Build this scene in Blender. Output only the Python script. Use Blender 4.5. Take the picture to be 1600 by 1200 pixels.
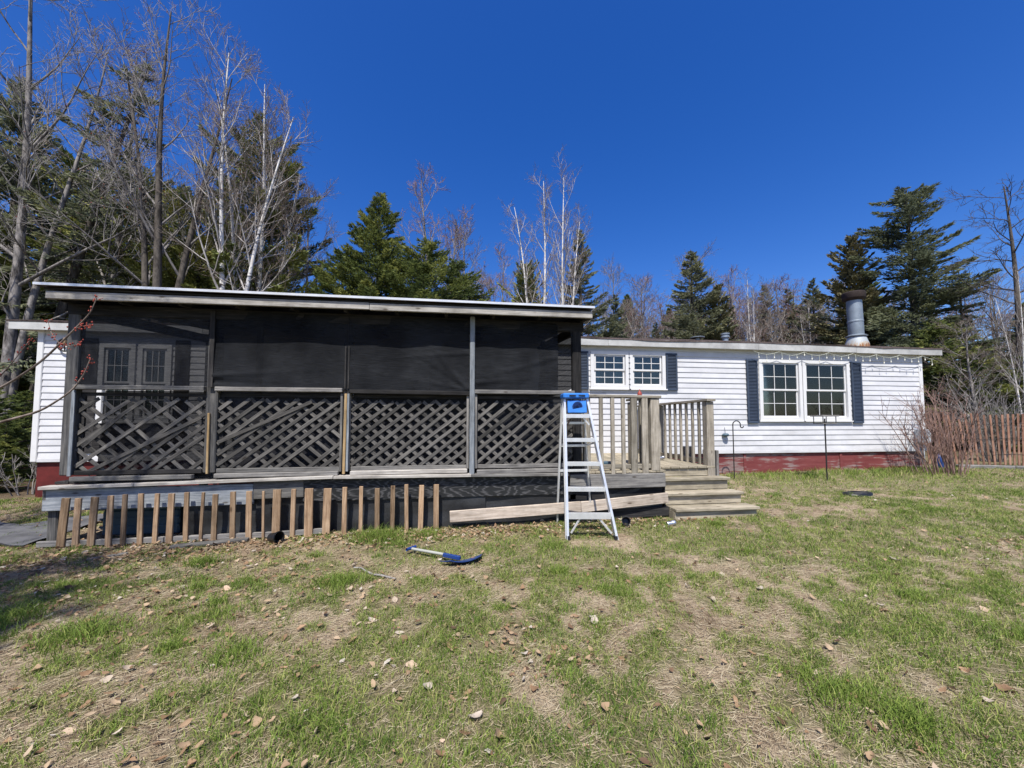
import bpy, math, random
import numpy as np
from mathutils import Matrix, Vector

for o in list(bpy.data.objects):
    bpy.data.objects.remove(o)
scene = bpy.context.scene
COL = scene.collection
R = math.radians

# ------------------------------------------------------------------ camera
CZ = 1.5
YAW = R(8.0)
cam_d = bpy.data.cameras.new('camera')
cam = bpy.data.objects.new('camera', cam_d)
COL.objects.link(cam)
cam_d.sensor_width = 36.0
cam_d.lens = 13.5
cam_d.shift_y = 0.0171
cam_d.clip_start = 0.05
cam_d.clip_end = 2000
cam.location = (0, 0, CZ)
cam.rotation_euler = (R(93.0), 0, -YAW)
scene.camera = cam

# ------------------------------------------------------------------ light
SUN_EL = R(59)
SUN_AZ = R(196)        # compass-like angle from +Y clockwise (towards +X) where the sun stands
world = bpy.data.worlds.new('World')
scene.world = world
world.use_nodes = True
wn = world.node_tree.nodes
wl = world.node_tree.links
for n in list(wn):
    wn.remove(n)
sky = wn.new('ShaderNodeTexSky')
sky.sky_type = 'NISHITA'
sky.sun_disc = False
sky.sun_elevation = SUN_EL
sky.sun_rotation = SUN_AZ
sky.altitude = 0
sky.air_density = 1.0
sky.dust_density = 1.0
sky.ozone_density = 4.0
hs = wn.new('ShaderNodeHueSaturation')
hs.inputs['Saturation'].default_value = 1.37
hs.inputs['Hue'].default_value = 0.518
bg = wn.new('ShaderNodeBackground')
bg.inputs['Strength'].default_value = 0.122
wo = wn.new('ShaderNodeOutputWorld')
wl.new(sky.outputs[0], hs.inputs['Color'])
wl.new(hs.outputs[0], bg.inputs['Color'])
wl.new(bg.outputs[0], wo.inputs['Surface'])
sun_d = bpy.data.lights.new('sun', 'SUN')
sun_d.energy = 5.0
sun_d.angle = R(0.53)
sun_d.color = (1.0, 0.955, 0.88)
sun = bpy.data.objects.new('sun', sun_d)
COL.objects.link(sun)
to_sun = Vector((math.sin(SUN_AZ) * math.cos(SUN_EL), math.cos(SUN_AZ) * math.cos(SUN_EL), math.sin(SUN_EL)))
sun.rotation_euler = to_sun.to_track_quat('Z', 'Y').to_euler()
sun.location = to_sun * 60
vs = scene.view_settings
vs.view_transform = 'Standard'
vs.look = 'None'
vs.exposure = 0.5
vs.gamma = 1.0
vs.use_curve_mapping = False

rng = random.Random(7)
nrg = np.random.default_rng(7)

# ------------------------------------------------------------------ node helpers
def new_mat(name):
    m = bpy.data.materials.new(name)
    m.use_nodes = True
    nt = m.node_tree
    for n in list(nt.nodes):
        nt.nodes.remove(n)
    out = nt.nodes.new('ShaderNodeOutputMaterial')
    return m, nt, out

def node(nt, typ, **kw):
    n = nt.nodes.new(typ)
    for k, v in kw.items():
        if k in n.inputs:
            n.inputs[k].default_value = v
        else:
            setattr(n, k, v)
    return n

def ramp(nt, src, stops):
    r = nt.nodes.new('ShaderNodeValToRGB')
    e = r.color_ramp.elements
    while len(e) < len(stops):
        e.new(0.5)
    for el, (p, c) in zip(e, stops):
        el.position = p
        el.color = (c[0], c[1], c[2], 1)
    nt.links.new(src, r.inputs[0])
    return r.outputs[0]

def coords(nt, scale, spin=True):
    """object coordinates, shifted by a random amount per object"""
    tc = nt.nodes.new('ShaderNodeTexCoord')
    mp = nt.nodes.new('ShaderNodeMapping')
    mp.inputs['Scale'].default_value = scale
    if spin:
        oi = nt.nodes.new('ShaderNodeObjectInfo')
        mu = node(nt, 'ShaderNodeVectorMath', operation='SCALE')
        mu.inputs[0].default_value = (37.0, 19.0, 53.0)
        nt.links.new(oi.outputs['Random'], mu.inputs['Scale'])
        ad = node(nt, 'ShaderNodeVectorMath', operation='ADD')
        nt.links.new(tc.outputs['Object'], ad.inputs[0])
        nt.links.new(mu.outputs[0], ad.inputs[1])
        nt.links.new(ad.outputs[0], mp.inputs['Vector'])
    else:
        nt.links.new(tc.outputs['Object'], mp.inputs['Vector'])
    return mp.outputs[0]

def noise(nt, vec, scale, detail=4.0, rough=0.6):
    n = node(nt, 'ShaderNodeTexNoise', Scale=scale, Detail=detail, Roughness=rough)
    nt.links.new(vec, n.inputs['Vector'])
    return n.outputs[0]

def bump(nt, h, strength, dist):
    b = node(nt, 'ShaderNodeBump', Strength=strength, Distance=dist)
    nt.links.new(h, b.inputs['Height'])
    return b.outputs[0]

def mixc(nt, fac, a, b, blend='MIX'):
    m = nt.nodes.new('ShaderNodeMix')
    m.data_type = 'RGBA'
    m.blend_type = blend
    for s, i in ((fac, 0), (a, 6), (b, 7)):
        if isinstance(s, (int, float)):
            m.inputs[i].default_value = s
        elif isinstance(s, tuple):
            m.inputs[i].default_value = (*s[:3], 1)
        else:
            nt.links.new(s, m.inputs[i])
    return m.outputs[2]

def princ(nt, out, color, rough=0.7, normal=None, metal=0.0, spec=0.3):
    p = nt.nodes.new('ShaderNodeBsdfPrincipled')
    if isinstance(color, tuple):
        p.inputs['Base Color'].default_value = (*color, 1)
    else:
        nt.links.new(color, p.inputs['Base Color'])
    if isinstance(rough, (int, float)):
        p.inputs['Roughness'].default_value = rough
    else:
        nt.links.new(rough, p.inputs['Roughness'])
    p.inputs['Metallic'].default_value = metal
    p.inputs['Specular IOR Level'].default_value = spec
    if normal is not None:
        nt.links.new(normal, p.inputs['Normal'])
    nt.links.new(p.outputs[0], out.inputs['Surface'])
    return p

def wood(name, c_dark, c_mid, c_light, vary=0.35, knots=True):
    """weathered board, grain along local X, each board its own tone"""
    m, nt, out = new_mat(name)
    v = coords(nt, (1.2, 22, 22))
    g = noise(nt, v, 3.0, 6, 0.65)
    c = ramp(nt, g, [(0.28, c_dark), (0.5, c_mid), (0.72, c_light)])
    v2 = coords(nt, (1, 1, 1))
    blot = noise(nt, v2, 2.2, 4, 0.7)
    b = ramp(nt, blot, [(0.3, (0.45, 0.44, 0.43)), (0.62, (1, 1, 1))])
    c = mixc(nt, 0.75, c, b, 'MULTIPLY')
    oi = nt.nodes.new('ShaderNodeObjectInfo')
    lo, hi = 1 - vary, 1 + vary * 0.6
    tone = ramp(nt, oi.outputs['Random'], [(0, (lo, lo, lo * 0.97)), (1, (hi, hi * 0.98, hi * 0.95))])
    c = mixc(nt, 1.0, c, tone, 'MULTIPLY')
    if knots:
        v3 = coords(nt, (3, 9, 9))
        vo = node(nt, 'ShaderNodeTexVoronoi', Scale=1.0)
        nt.links.new(v3, vo.inputs['Vector'])
        k = ramp(nt, vo.outputs['Distance'], [(0.06, (0.25, 0.2, 0.16)), (0.13, (1, 1, 1))])
        c = mixc(nt, 0.8, c, k, 'MULTIPLY')
    princ(nt, out, c, 0.85, bump(nt, g, 0.5, 0.004), spec=0.15)
    return m

def plain(name, col, rough=0.6, metal=0.0, dirt=0.25, scale=4.0, spec=0.3, bmp=0.0):
    m, nt, out = new_mat(name)
    v = coords(nt, (1, 1, 1))
    n1 = noise(nt, v, scale, 6, 0.65)
    d = 1 - dirt
    f = ramp(nt, n1, [(0.3, (d, d, d)), (0.65, (1, 1, 1))])
    c = mixc(nt, 1.0, f, col, 'MULTIPLY')
    princ(nt, out, c, rough, bump(nt, n1, bmp, 0.01) if bmp else None, metal, spec)
    return m

def foliage(name, stops, trans=0.25, rough=0.65):
    m, nt, out = new_mat(name)
    at_ = node(nt, 'ShaderNodeAttribute', attribute_name='rnd')
    c = ramp(nt, at_.outputs['Fac'], stops)
    oi = nt.nodes.new('ShaderNodeObjectInfo')
    tone = ramp(nt, oi.outputs['Random'], [(0, (0.8, 0.85, 0.8)), (1, (1.15, 1.1, 1.05))])
    c = mixc(nt, 1.0, c, tone, 'MULTIPLY')
    p = princ(nt, out, c, rough, spec=0.2)
    t = nt.nodes.new('ShaderNodeBsdfTranslucent')
    nt.links.new(c, t.inputs['Color'])
    mx = nt.nodes.new('ShaderNodeMixShader')
    mx.inputs[0].default_value = trans
    nt.links.new(p.outputs[0], mx.inputs[1])
    nt.links.new(t.outputs[0], mx.inputs[2])
    nt.links.new(mx.outputs[0], out.inputs['Surface'])
    return m

def bark(name, c1, c2, c3=None, marks=False):
    m, nt, out = new_mat(name)
    v = coords(nt, (1, 1, 0.35))
    n1 = noise(nt, v, 9.0, 6, 0.7)
    c = ramp(nt, n1, [(0.35, c1), (0.6, c2)])
    if marks:
        v2 = coords(nt, (1, 1, 5))
        n2 = noise(nt, v2, 3.0, 3, 0.6)
        k = ramp(nt, n2, [(0.6, (0, 0, 0)), (0.66, (1, 1, 1))])
        c = mixc(nt, k, c, c3)
    princ(nt, out, c, 0.9, bump(nt, n1, 0.8, 0.02), spec=0.1)
    return m

M = {}
M['gray_wood'] = wood('weathered_gray_wood', (0.08, 0.08, 0.085), (0.20, 0.195, 0.19), (0.33, 0.32, 0.305))
M['slat_wood'] = wood('lattice_wood', (0.05, 0.048, 0.048), (0.12, 0.116, 0.112), (0.215, 0.205, 0.19), 0.5)
M['dark_wood'] = wood('blackened_wood', (0.012, 0.012, 0.013), (0.035, 0.034, 0.035), (0.075, 0.07, 0.068))
M['post_wood'] = wood('smoky_post_wood', (0.05, 0.05, 0.052), (0.11, 0.11, 0.112), (0.21, 0.2, 0.19))
M['blue_wood'] = wood('blue_gray_wood', (0.12, 0.14, 0.165), (0.27, 0.30, 0.34), (0.44, 0.47, 0.50), 0.15)
M['fascia_wood'] = wood('pale_gray_fascia_wood', (0.2, 0.19, 0.175), (0.42, 0.40, 0.375), (0.56, 0.545, 0.52), 0.12)
M['tan_wood'] = wood('tan_lath_wood', (0.16, 0.10, 0.06), (0.36, 0.245, 0.155), (0.52, 0.39, 0.27), 0.4)
M['deck_wood'] = wood('old_deck_wood', (0.17, 0.15, 0.11), (0.36, 0.32, 0.245), (0.50, 0.455, 0.36), 0.2)
M['rail_wood'] = wood('old_railing_wood', (0.15, 0.135, 0.11), (0.34, 0.31, 0.26), (0.50, 0.465, 0.405), 0.3)
M['plank_wood'] = wood('pale_plank_wood', (0.30, 0.245, 0.195), (0.55, 0.47, 0.40), (0.70, 0.63, 0.55), 0.12)
M['fence_wood'] = wood('red_brown_slat_wood', (0.14, 0.065, 0.045), (0.30, 0.165, 0.115), (0.42, 0.28, 0.21), 0.35)
M['raw_wood'] = wood('yellow_raw_wood', (0.25, 0.16, 0.07), (0.42, 0.29, 0.15), (0.5, 0.38, 0.22), 0.1)
M['vinyl'] = plain('white_vinyl', (0.61, 0.612, 0.625), 0.45, dirt=0.24, scale=1.6)
M['trim'] = plain('white_trim', (0.66, 0.66, 0.655), 0.45, dirt=0.1)
M['fascia'] = plain('dirty_white_fascia', (0.5, 0.5, 0.485), 0.6, dirt=0.45, scale=2.2)
M['soffit'] = plain('white_soffit', (0.7, 0.7, 0.7), 0.6)
M['inside'] = plain('dim_room', (0.10, 0.095, 0.09), 0.9)
M['shutter'] = plain('slate_blue_shutter', (0.045, 0.062, 0.095), 0.5, dirt=0.2)
M['metal'] = plain('aluminium', (0.78, 0.79, 0.80), 0.38, 0.55, 0.2, 9, 0.5)
M['drip'] = plain('pale_drip_edge', (0.75, 0.76, 0.77), 0.35, 0.3, 0.25, 3, 0.5)
M['galv'] = plain('galvanised_steel', (0.27, 0.315, 0.36), 0.5, 0.4, 0.3, 5, 0.5)
M['rust'] = plain('rusty_steel', (0.05, 0.036, 0.032), 0.85, 0.1, 0.5, 9)
M['iron'] = plain('dark_iron', (0.03, 0.03, 0.03), 0.6, 0.3)
M['blue'] = plain('blue_plastic', (0.03, 0.19, 0.62), 0.4, dirt=0.3, scale=14, spec=0.5)
M['shovel_blue'] = plain('deep_blue_plastic', (0.016, 0.05, 0.20), 0.35, dirt=0.25, spec=0.5)
M['grip'] = plain('gray_handle', (0.36, 0.37, 0.33), 0.5)
M['black'] = plain('black_plastic', (0.012, 0.012, 0.013), 0.4, spec=0.5)
M['teal'] = plain('blue_gray_tub', (0.07, 0.12, 0.16), 0.5, dirt=0.35)
M['red'] = plain('red_plastic', (0.34, 0.07, 0.05), 0.5)
M['cream'] = plain('cream_plastic', (0.75, 0.73, 0.62), 0.5)
M['box_gray'] = plain('gray_box', (0.42, 0.44, 0.47), 0.5)
M['can'] = plain('crumpled_tin', (0.55, 0.57, 0.62), 0.25, 0.8, 0.4, 30, 0.5, 0.6)
M['stone'] = plain('weathered_concrete', (0.20, 0.195, 0.18), 0.9, dirt=0.5, scale=5, bmp=0.5)
M['gravel'] = plain('gray_rubber_sheet', (0.13, 0.13, 0.135), 0.85, dirt=0.65, scale=3, bmp=0.4)
M['curtain'] = plain('pale_teal_curtain', (0.22, 0.36, 0.40), 0.9)
M['wire'] = plain('pale_green_wire', (0.5, 0.52, 0.45), 0.6)

def mat_cone():
    m, nt, out = new_mat('rust_streaked_flashing')
    v = coords(nt, (6, 6, 1.2))
    n1 = noise(nt, v, 2.5, 5, 0.7)
    tc = nt.nodes.new('ShaderNodeTexCoord')
    sx = nt.nodes.new('ShaderNodeSeparateXYZ')
    nt.links.new(tc.outputs['Object'], sx.inputs[0])
    su = node(nt, 'ShaderNodeMath', operation='MULTIPLY_ADD')
    su.inputs[1].default_value = -1.6
    nt.links.new(sx.outputs['Z'], su.inputs[0])
    nt.links.new(n1, su.inputs[2])
    c = ramp(nt, su.outputs[0], [(0.36, (0.40, 0.43, 0.44)), (0.5, (0.42, 0.36, 0.28)), (0.58, (0.26, 0.12, 0.05))])
    princ(nt, out, c, 0.6, metal=0.2)
    return m
M['cone'] = mat_cone()

def mat_screen(name, opaque, col=(0.045, 0.046, 0.05)):
    m, nt, out = new_mat(name)
    v = coords(nt, (5, 1, 200))
    n1 = noise(nt, v, 1.6, 4, 0.7)
    v2 = coords(nt, (1, 1, 1))
    n2 = noise(nt, v2, 2.0, 4, 0.6)
    c = ramp(nt, n1, [(0.32, tuple(x * 0.5 for x in col)), (0.68, tuple(x * 1.7 for x in col))])
    c = mixc(nt, 0.7, c, ramp(nt, n2, [(0.3, (0.35, 0.35, 0.38)), (0.7, (1.45, 1.45, 1.45))]), 'MULTIPLY')
    p = princ(nt, out, c, 0.9, bump(nt, n1, 0.4, 0.004), spec=0.02)
    t = nt.nodes.new('ShaderNodeBsdfTransparent')
    mx = nt.nodes.new('ShaderNodeMixShader')
    fa = node(nt, 'ShaderNodeMapRange')
    fa.inputs['From Min'].default_value = 0.3
    fa.inputs['From Max'].default_value = 0.7
    fa.inputs['To Min'].default_value = max(opaque - 0.08, 0)
    fa.inputs['To Max'].default_value = min(opaque + 0.08, 1)
    nt.links.new(n1, fa.inputs['Value'])
    nt.links.new(fa.outputs[0], mx.inputs[0])
    nt.links.new(t.outputs[0], mx.inputs[1])
    nt.links.new(p.outputs[0], mx.inputs[2])
    nt.links.new(mx.outputs[0], out.inputs['Surface'])
    return m
M['screen'] = mat_screen('black_shade_cloth', 0.985, (0.0165, 0.0175, 0.0195))
M['screen_thin'] = mat_screen('thin_shade_cloth', 0.915, (0.02, 0.021, 0.0235))
M['screen_back'] = mat_screen('shade_cloth_behind_lattice', 0.975, (0.018, 0.018, 0.02))

def mat_swirl():
    m, nt, out = new_mat('black_painted_plywood')
    v = coords(nt, (0.55, 1, 3.2))
    w = node(nt, 'ShaderNodeTexWave', Scale=4.2, Distortion=16.0, Detail=3.0)
    w.inputs['Detail Scale'].default_value = 1.1
    nt.links.new(v, w.inputs['Vector'])
    c = ramp(nt, w.outputs[0], [(0.55, (0.017, 0.018, 0.019)), (0.85, (0.04, 0.04, 0.042)), (0.97, (0.075, 0.075, 0.077))])
    princ(nt, out, c, 0.6, bump(nt, w.outputs[0], 0.3, 0.004))
    return m
M['swirl'] = mat_swirl()

def mat_fabric():
    m, nt, out = new_mat('black_ground_cloth')
    v = coords(nt, (1, 1, 1))
    n1 = noise(nt, v, 3.0, 6, 0.6)
    c = ramp(nt, n1, [(0.3, (0.012, 0.012, 0.013)), (0.7, (0.035, 0.036, 0.038))])
    princ(nt, out, c, 0.45, bump(nt, n1, 0.7, 0.03), spec=0.4)
    return m
M['cloth'] = mat_fabric()

def mat_peel():
    m, nt, out = new_mat('peeling_red_paint')
    v = coords(nt, (0.9, 1, 9))
    n1 = noise(nt, v, 2.2, 7, 0.7)
    v2 = coords(nt, (1, 1, 1))
    n2 = noise(nt, v2, 0.9, 3, 0.6)
    ad = node(nt, 'ShaderNodeMath', operation='ADD')
    nt.links.new(n1, ad.inputs[0])
    nt.links.new(n2, ad.inputs[1])
    k = ramp(nt, ad.outputs[0], [(0.49, (0, 0, 0)), (0.53, (1, 1, 1))])
    ad.inputs[1].default_value = 0
    sc = node(nt, 'ShaderNodeMath', operation='MULTIPLY')
    sc.inputs[1].default_value = 0.5
    nt.links.new(ad.outputs[0], sc.inputs[0])
    k = ramp(nt, sc.outputs[0], [(0.525, (0, 0, 0)), (0.57, (0.85, 0.85, 0.85))])
    red = ramp(nt, n1, [(0.3, (0.13, 0.026, 0.027)), (0.7, (0.21, 0.058, 0.055))])
    gry = ramp(nt, n1, [(0.3, (0.16, 0.115, 0.105)), (0.7, (0.29, 0.23, 0.215))])
    c = mixc(nt, k, red, gry)
    princ(nt, out, c, 0.75, bump(nt, k, 0.3, 0.003))
    return m
M['peel'] = mat_peel()
M['red_paint'] = plain('dark_red_paint', (0.13, 0.018, 0.016), 0.7, dirt=0.5, scale=3)

def mat_shingle():
    m, nt, out = new_mat('brown_shingles')
    v = coords(nt, (1, 1, 1))
    n1 = noise(nt, v, 30, 4, 0.7)
    c = ramp(nt, n1, [(0.3, (0.045, 0.035, 0.033)), (0.7, (0.12, 0.095, 0.09))])
    princ(nt, out, c, 0.95, bump(nt, n1, 0.8, 0.01), spec=0.1)
    return m
M['shingle'] = mat_shingle()

def mat_glass():
    m, nt, out = new_mat('window_glass')
    fr = node(nt, 'ShaderNodeFresnel', IOR=1.5)
    ad = node(nt, 'ShaderNodeMath', operation='ADD')
    ad.inputs[1].default_value = 0.03
    nt.links.new(fr.outputs[0], ad.inputs[0])
    t = nt.nodes.new('ShaderNodeBsdfTransparent')
    t.inputs[0].default_value = (0.72, 0.78, 0.8, 1)
    g = node(nt, 'ShaderNodeBsdfGlossy', Roughness=0.03)
    mx = nt.nodes.new('ShaderNodeMixShader')
    nt.links.new(ad.outputs[0], mx.inputs[0])
    nt.links.new(t.outputs[0], mx.inputs[1])
    nt.links.new(g.outputs[0], mx.inputs[2])
    nt.links.new(mx.outputs[0], out.inputs['Surface'])
    return m
M['glass'] = mat_glass()

def mat_ground():
    m, nt, out = new_mat('patchy_lawn_soil')
    v = coords(nt, (1, 1, 1), False)
    a = node(nt, 'ShaderNodeAttribute', attribute_name='patch')
    n1 = noise(nt, v, 26, 8, 0.75)
    n2 = noise(nt, v, 3.1, 5, 0.6)
    straw = ramp(nt, n1, [(0.25, (0.16, 0.12, 0.078)), (0.5, (0.37, 0.29, 0.20)), (0.75, (0.54, 0.455, 0.335))])
    soil = ramp(nt, n1, [(0.3, (0.13, 0.092, 0.06)), (0.7, (0.33, 0.25, 0.17))])
    k = ramp(nt, n2, [(0.42, (0, 0, 0)), (0.6, (1, 1, 1))])
    c = mixc(nt, k, straw, soil)
    grn = ramp(nt, n1, [(0.3, (0.06, 0.07, 0.025)), (0.7, (0.22, 0.21, 0.10))])
    kk = ramp(nt, a.outputs['Fac'], [(0.35, (0, 0, 0)), (0.75, (0.75, 0.75, 0.75))])
    c = mixc(nt, kk, c, grn)
    d = node(nt, 'ShaderNodeAttribute', attribute_name='shaded_duff')
    shaded_duff = ramp(nt, n1, [(0.3, (0.03, 0.022, 0.014)), (0.7, (0.12, 0.085, 0.055))])      # leaf mould, with the trees' shade darkened into its colour
    c = mixc(nt, d.outputs['Fac'], c, shaded_duff)
    princ(nt, out, c, 0.95, bump(nt, n1, 1.0, 0.025), spec=0.05)
    return m
M['ground'] = mat_ground()
M['grass'] = foliage('short_grass', [(0, (0.075, 0.135, 0.022)), (0.5, (0.19, 0.27, 0.052)), (0.85, (0.34, 0.375, 0.11)), (1, (0.42, 0.37, 0.19))], 0.3)
M['straw'] = foliage('dry_straw', [(0, (0.19, 0.14, 0.085)), (0.5, (0.39, 0.31, 0.21)), (1, (0.58, 0.50, 0.37))], 0.15)
M['leaf'] = foliage('dead_leaf', [(0, (0.10, 0.06, 0.04)), (0.45, (0.30, 0.185, 0.11)), (0.8, (0.46, 0.335, 0.225)), (1, (0.50, 0.44, 0.39))], 0.2)
M['spruce'] = foliage('spruce_needles', [(0, (0.05, 0.075, 0.03)), (0.55, (0.145, 0.18, 0.055)), (1, (0.33, 0.34, 0.105))], 0.35)
M['spruce_dark'] = foliage('dark_spruce_needles', [(0, (0.08, 0.095, 0.07)), (0.55, (0.17, 0.19, 0.12)), (1, (0.30, 0.31, 0.18))], 0.35)
M['pine'] = foliage('pine_needles', [(0, (0.10, 0.125, 0.045)), (0.6, (0.23, 0.255, 0.08)), (1, (0.38, 0.38, 0.13))], 0.15)
M['cedar'] = foliage('cedar_sprays', [(0, (0.09, 0.09, 0.05)), (0.6, (0.19, 0.175, 0.095)), (1, (0.30, 0.26, 0.15))], 0.15)
M['bud'] = foliage('red_buds', [(0, (0.18, 0.03, 0.022)), (1, (0.38, 0.09, 0.07))], 0.1)
M['bud_dull'] = foliage('dull_buds', [(0, (0.22, 0.12, 0.11)), (1, (0.36, 0.22, 0.20))], 0.1)
M['bark_gray'] = bark('gray_bark', (0.05, 0.045, 0.042), (0.27, 0.25, 0.235))
M['bark_dark'] = bark('dark_bark', (0.03, 0.026, 0.022), (0.12, 0.105, 0.09))
M['bark_birch'] = bark('white_birch_bark', (0.5, 0.47, 0.44), (0.74, 0.72, 0.69), (0.06, 0.05, 0.05), True)
M['limb_pale'] = bark('pale_birch_limbs', (0.26, 0.235, 0.22), (0.52, 0.49, 0.46))
M['twig_gray'] = bark('gray_twigs', (0.13, 0.12, 0.11), (0.36, 0.335, 0.315))
M['twig_red'] = bark('reddish_twigs', (0.13, 0.08, 0.07), (0.29, 0.20, 0.18))
M['twig_shrub'] = bark('shrub_twigs', (0.14, 0.08, 0.065), (0.32, 0.22, 0.185))
M['twig_brown'] = bark('brown_twigs', (0.10, 0.075, 0.06), (0.26, 0.21, 0.18))

# ------------------------------------------------------------------ object helpers
W = {}
I4 = Matrix.Identity(4)

def place(o, Mw, parent):
    W[o.name] = Mw.copy()
    if parent is not None:
        o.parent = parent
        o.matrix_local = W[parent.name].inverted() @ Mw
    else:
        o.matrix_world = Mw
    return o

def add(name, me, mat, parent=None, Mw=I4):
    o = bpy.data.objects.new(name, me)
    COL.objects.link(o)
    if mat is not None and len(me.materials) == 0:
        me.materials.append(mat)
    return place(o, Mw, parent)

def tag(o, label, cat, group=None):
    o['label'] = label
    o['category'] = cat
    if group:
        o['group'] = group
    return o

def thing(name, label, cat, loc, group=None):
    o = bpy.data.objects.new(name, None)
    COL.objects.link(o)
    o.empty_display_size = 0.2
    place(o, Matrix.Translation(Vector(loc)), None)
    return tag(o, label, cat, group)

def mesh(name, verts, faces, smooth=False):
    me = bpy.data.meshes.new(name)
    me.from_pydata([tuple(v) for v in verts], [], faces)
    me.update()
    if smooth:
        me.shade_smooth()
    return me

def big_mesh(name, V, F, rnd=None, smooth=False):
    """V (n,3), F (m,k) numpy; optional per-vertex float attribute rnd"""
    me = bpy.data.meshes.new(name)
    k = F.shape[1]
    me.vertices.add(len(V))
    me.vertices.foreach_set('co', V.astype(np.float32).ravel())
    me.loops.add(F.size)
    me.loops.foreach_set('vertex_index', F.astype(np.int32).ravel())
    me.polygons.add(len(F))
    me.polygons.foreach_set('loop_start', np.arange(0, F.size, k, dtype=np.int32))
    me.polygons.foreach_set('loop_total', np.full(len(F), k, dtype=np.int32))
    if rnd is not None:
        a = me.attributes.new('rnd', 'FLOAT', 'POINT')
        a.data.foreach_set('value', rnd.astype(np.float32))
    me.update(calc_edges=True)
    if smooth:
        me.shade_smooth()
    return me

BOXC = {}
def box_mesh(lx, ly, lz, mat, ch=None):
    """chamfered box, centred, shared between boards of the same size"""
    key = (round(lx, 3), round(ly, 3), round(lz, 3), mat.name if mat else '', ch)
    if key in BOXC:
        return BOXC[key]
    if ch is None:
        ch = min(lx, ly, lz) * 0.12
    hx, hy, hz = lx / 2, ly / 2, lz / 2
    v = []
    idx = {}
    for sx in (-1, 1):
        for sy in (-1, 1):
            for sz in (-1, 1):
                for ax in range(3):
                    p = [sx * hx, sy * hy, sz * hz]
                    for a in range(3):
                        if a != ax:
                            p[a] -= (sx, sy, sz)[a] * ch
                    idx[(sx, sy, sz, ax)] = len(v)
                    v.append(p)
    f = []
    def face(ids, n):
        a, b, c = (Vector(v[i]) for i in ids[:3])
        if (b - a).cross(c - a).dot(Vector(n)) < 0:
            ids = ids[::-1]
        f.append(ids)
    S = (-1, 1)
    for s in S:
        face([idx[(s, -1, -1, 0)], idx[(s, 1, -1, 0)], idx[(s, 1, 1, 0)], idx[(s, -1, 1, 0)]], (s, 0, 0))
        face([idx[(-1, s, -1, 1)], idx[(1, s, -1, 1)], idx[(1, s, 1, 1)], idx[(-1, s, 1, 1)]], (0, s, 0))
        face([idx[(-1, -1, s, 2)], idx[(1, -1, s, 2)], idx[(1, 1, s, 2)], idx[(-1, 1, s, 2)]], (0, 0, s))
    for a in S:
        for b in S:
            face([idx[(a, b, -1, 0)], idx[(a, b, -1, 1)], idx[(a, b, 1, 1)], idx[(a, b, 1, 0)]], (a, b, 0))
            face([idx[(a, -1, b, 0)], idx[(a, -1, b, 2)], idx[(a, 1, b, 2)], idx[(a, 1, b, 0)]], (a, 0, b))
            face([idx[(-1, a, b, 1)], idx[(-1, a, b, 2)], idx[(1, a, b, 2)], idx[(1, a, b, 1)]], (0, a, b))
            for c in S:
                face([idx[(a, b, c, 0)], idx[(a, b, c, 1)], idx[(a, b, c, 2)]], (a, b, c))
    me = mesh('board', v, f)
    if mat:
        me.materials.append(mat)
    BOXC[key] = me
    return me

def board(name, a, b, w, t, mat, parent, wdir=(0, 0, 1), ch=None):
    """a board from a to b (centre line); w along wdir, t along the third axis"""
    a = Vector(a)
    b = Vector(b)
    x = (b - a)
    L = x.length
    x.normalize()
    z = Vector(wdir)
    z = (z - x * z.dot(x)).normalized()
    y = z.cross(x)
    Mw = Matrix(((x.x, y.x, z.x, 0), (x.y, y.y, z.y, 0), (x.z, y.z, z.z, 0), (0, 0, 0, 1)))
    Mw.translation = (a + b) / 2
    return add(name, box_mesh(L, t, w, M[mat] if isinstance(mat, str) else mat, ch), None, parent, Mw)

def block(name, lo, hi, mat, parent=None, ch=None):
    lo = Vector(lo)
    hi = Vector(hi)
    d = hi - lo
    return add(name, box_mesh(d.x, d.y, d.z, M[mat], ch), None, parent, Matrix.Translation((lo + hi) / 2))

class Tubes:
    """collects tubes (polyline, radii) into one mesh"""
    def __init__(s):
        s.V = []
        s.F = []
        s.n = 0
    def add(s, pts, rad, sides=6, caps=False):
        P = np.asarray(pts, dtype=float)
        rr = np.asarray(rad, dtype=float)
        if rr.ndim == 0:
            rr = np.full(len(P), float(rr))
        T = np.gradient(P, axis=0)
        T /= np.linalg.norm(T, axis=1)[:, None] + 1e-9
        ref = np.array([0.31, 0.22, 0.92]) if abs(T[0, 2]) < 0.8 else np.array([0.93, 0.2, 0.1])
        A = np.cross(T, ref)
        A /= np.linalg.norm(A, axis=1)[:, None] + 1e-9
        B = np.cross(T, A)
        an = np.arange(sides) * 2 * np.pi / sides
        ring = (A[:, None, :] * np.cos(an)[None, :, None] + B[:, None, :] * np.sin(an)[None, :, None])
        V = P[:, None, :] + ring * rr[:, None, None]
        n = len(P)
        i = np.arange(n - 1)[:, None] * sides
        j = np.arange(sides)[None, :]
        j2 = (j + 1) % sides
        F = np.stack([i + j, i + j2, i + sides + j2, i + sides + j], -1).reshape(-1, 4) + s.n
        s.V.append(V.reshape(-1, 3))
        s.F.append(F)
        s.n += n * sides
    def mesh(s, name, smooth=True, off=None):
        V = np.concatenate(s.V)
        if off is not None:
            V = V - np.asarray(off)
        return big_mesh(name, V, np.concatenate(s.F), smooth=smooth)

def tube(name, pts, rad, mat, parent=None, sides=8):
    t = Tubes()
    P = np.asarray(pts, float)
    t.add(P, rad, sides)
    return add(name, t.mesh(name, off=P[0]), M[mat], parent, Matrix.Translation(Vector(P[0])))

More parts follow.
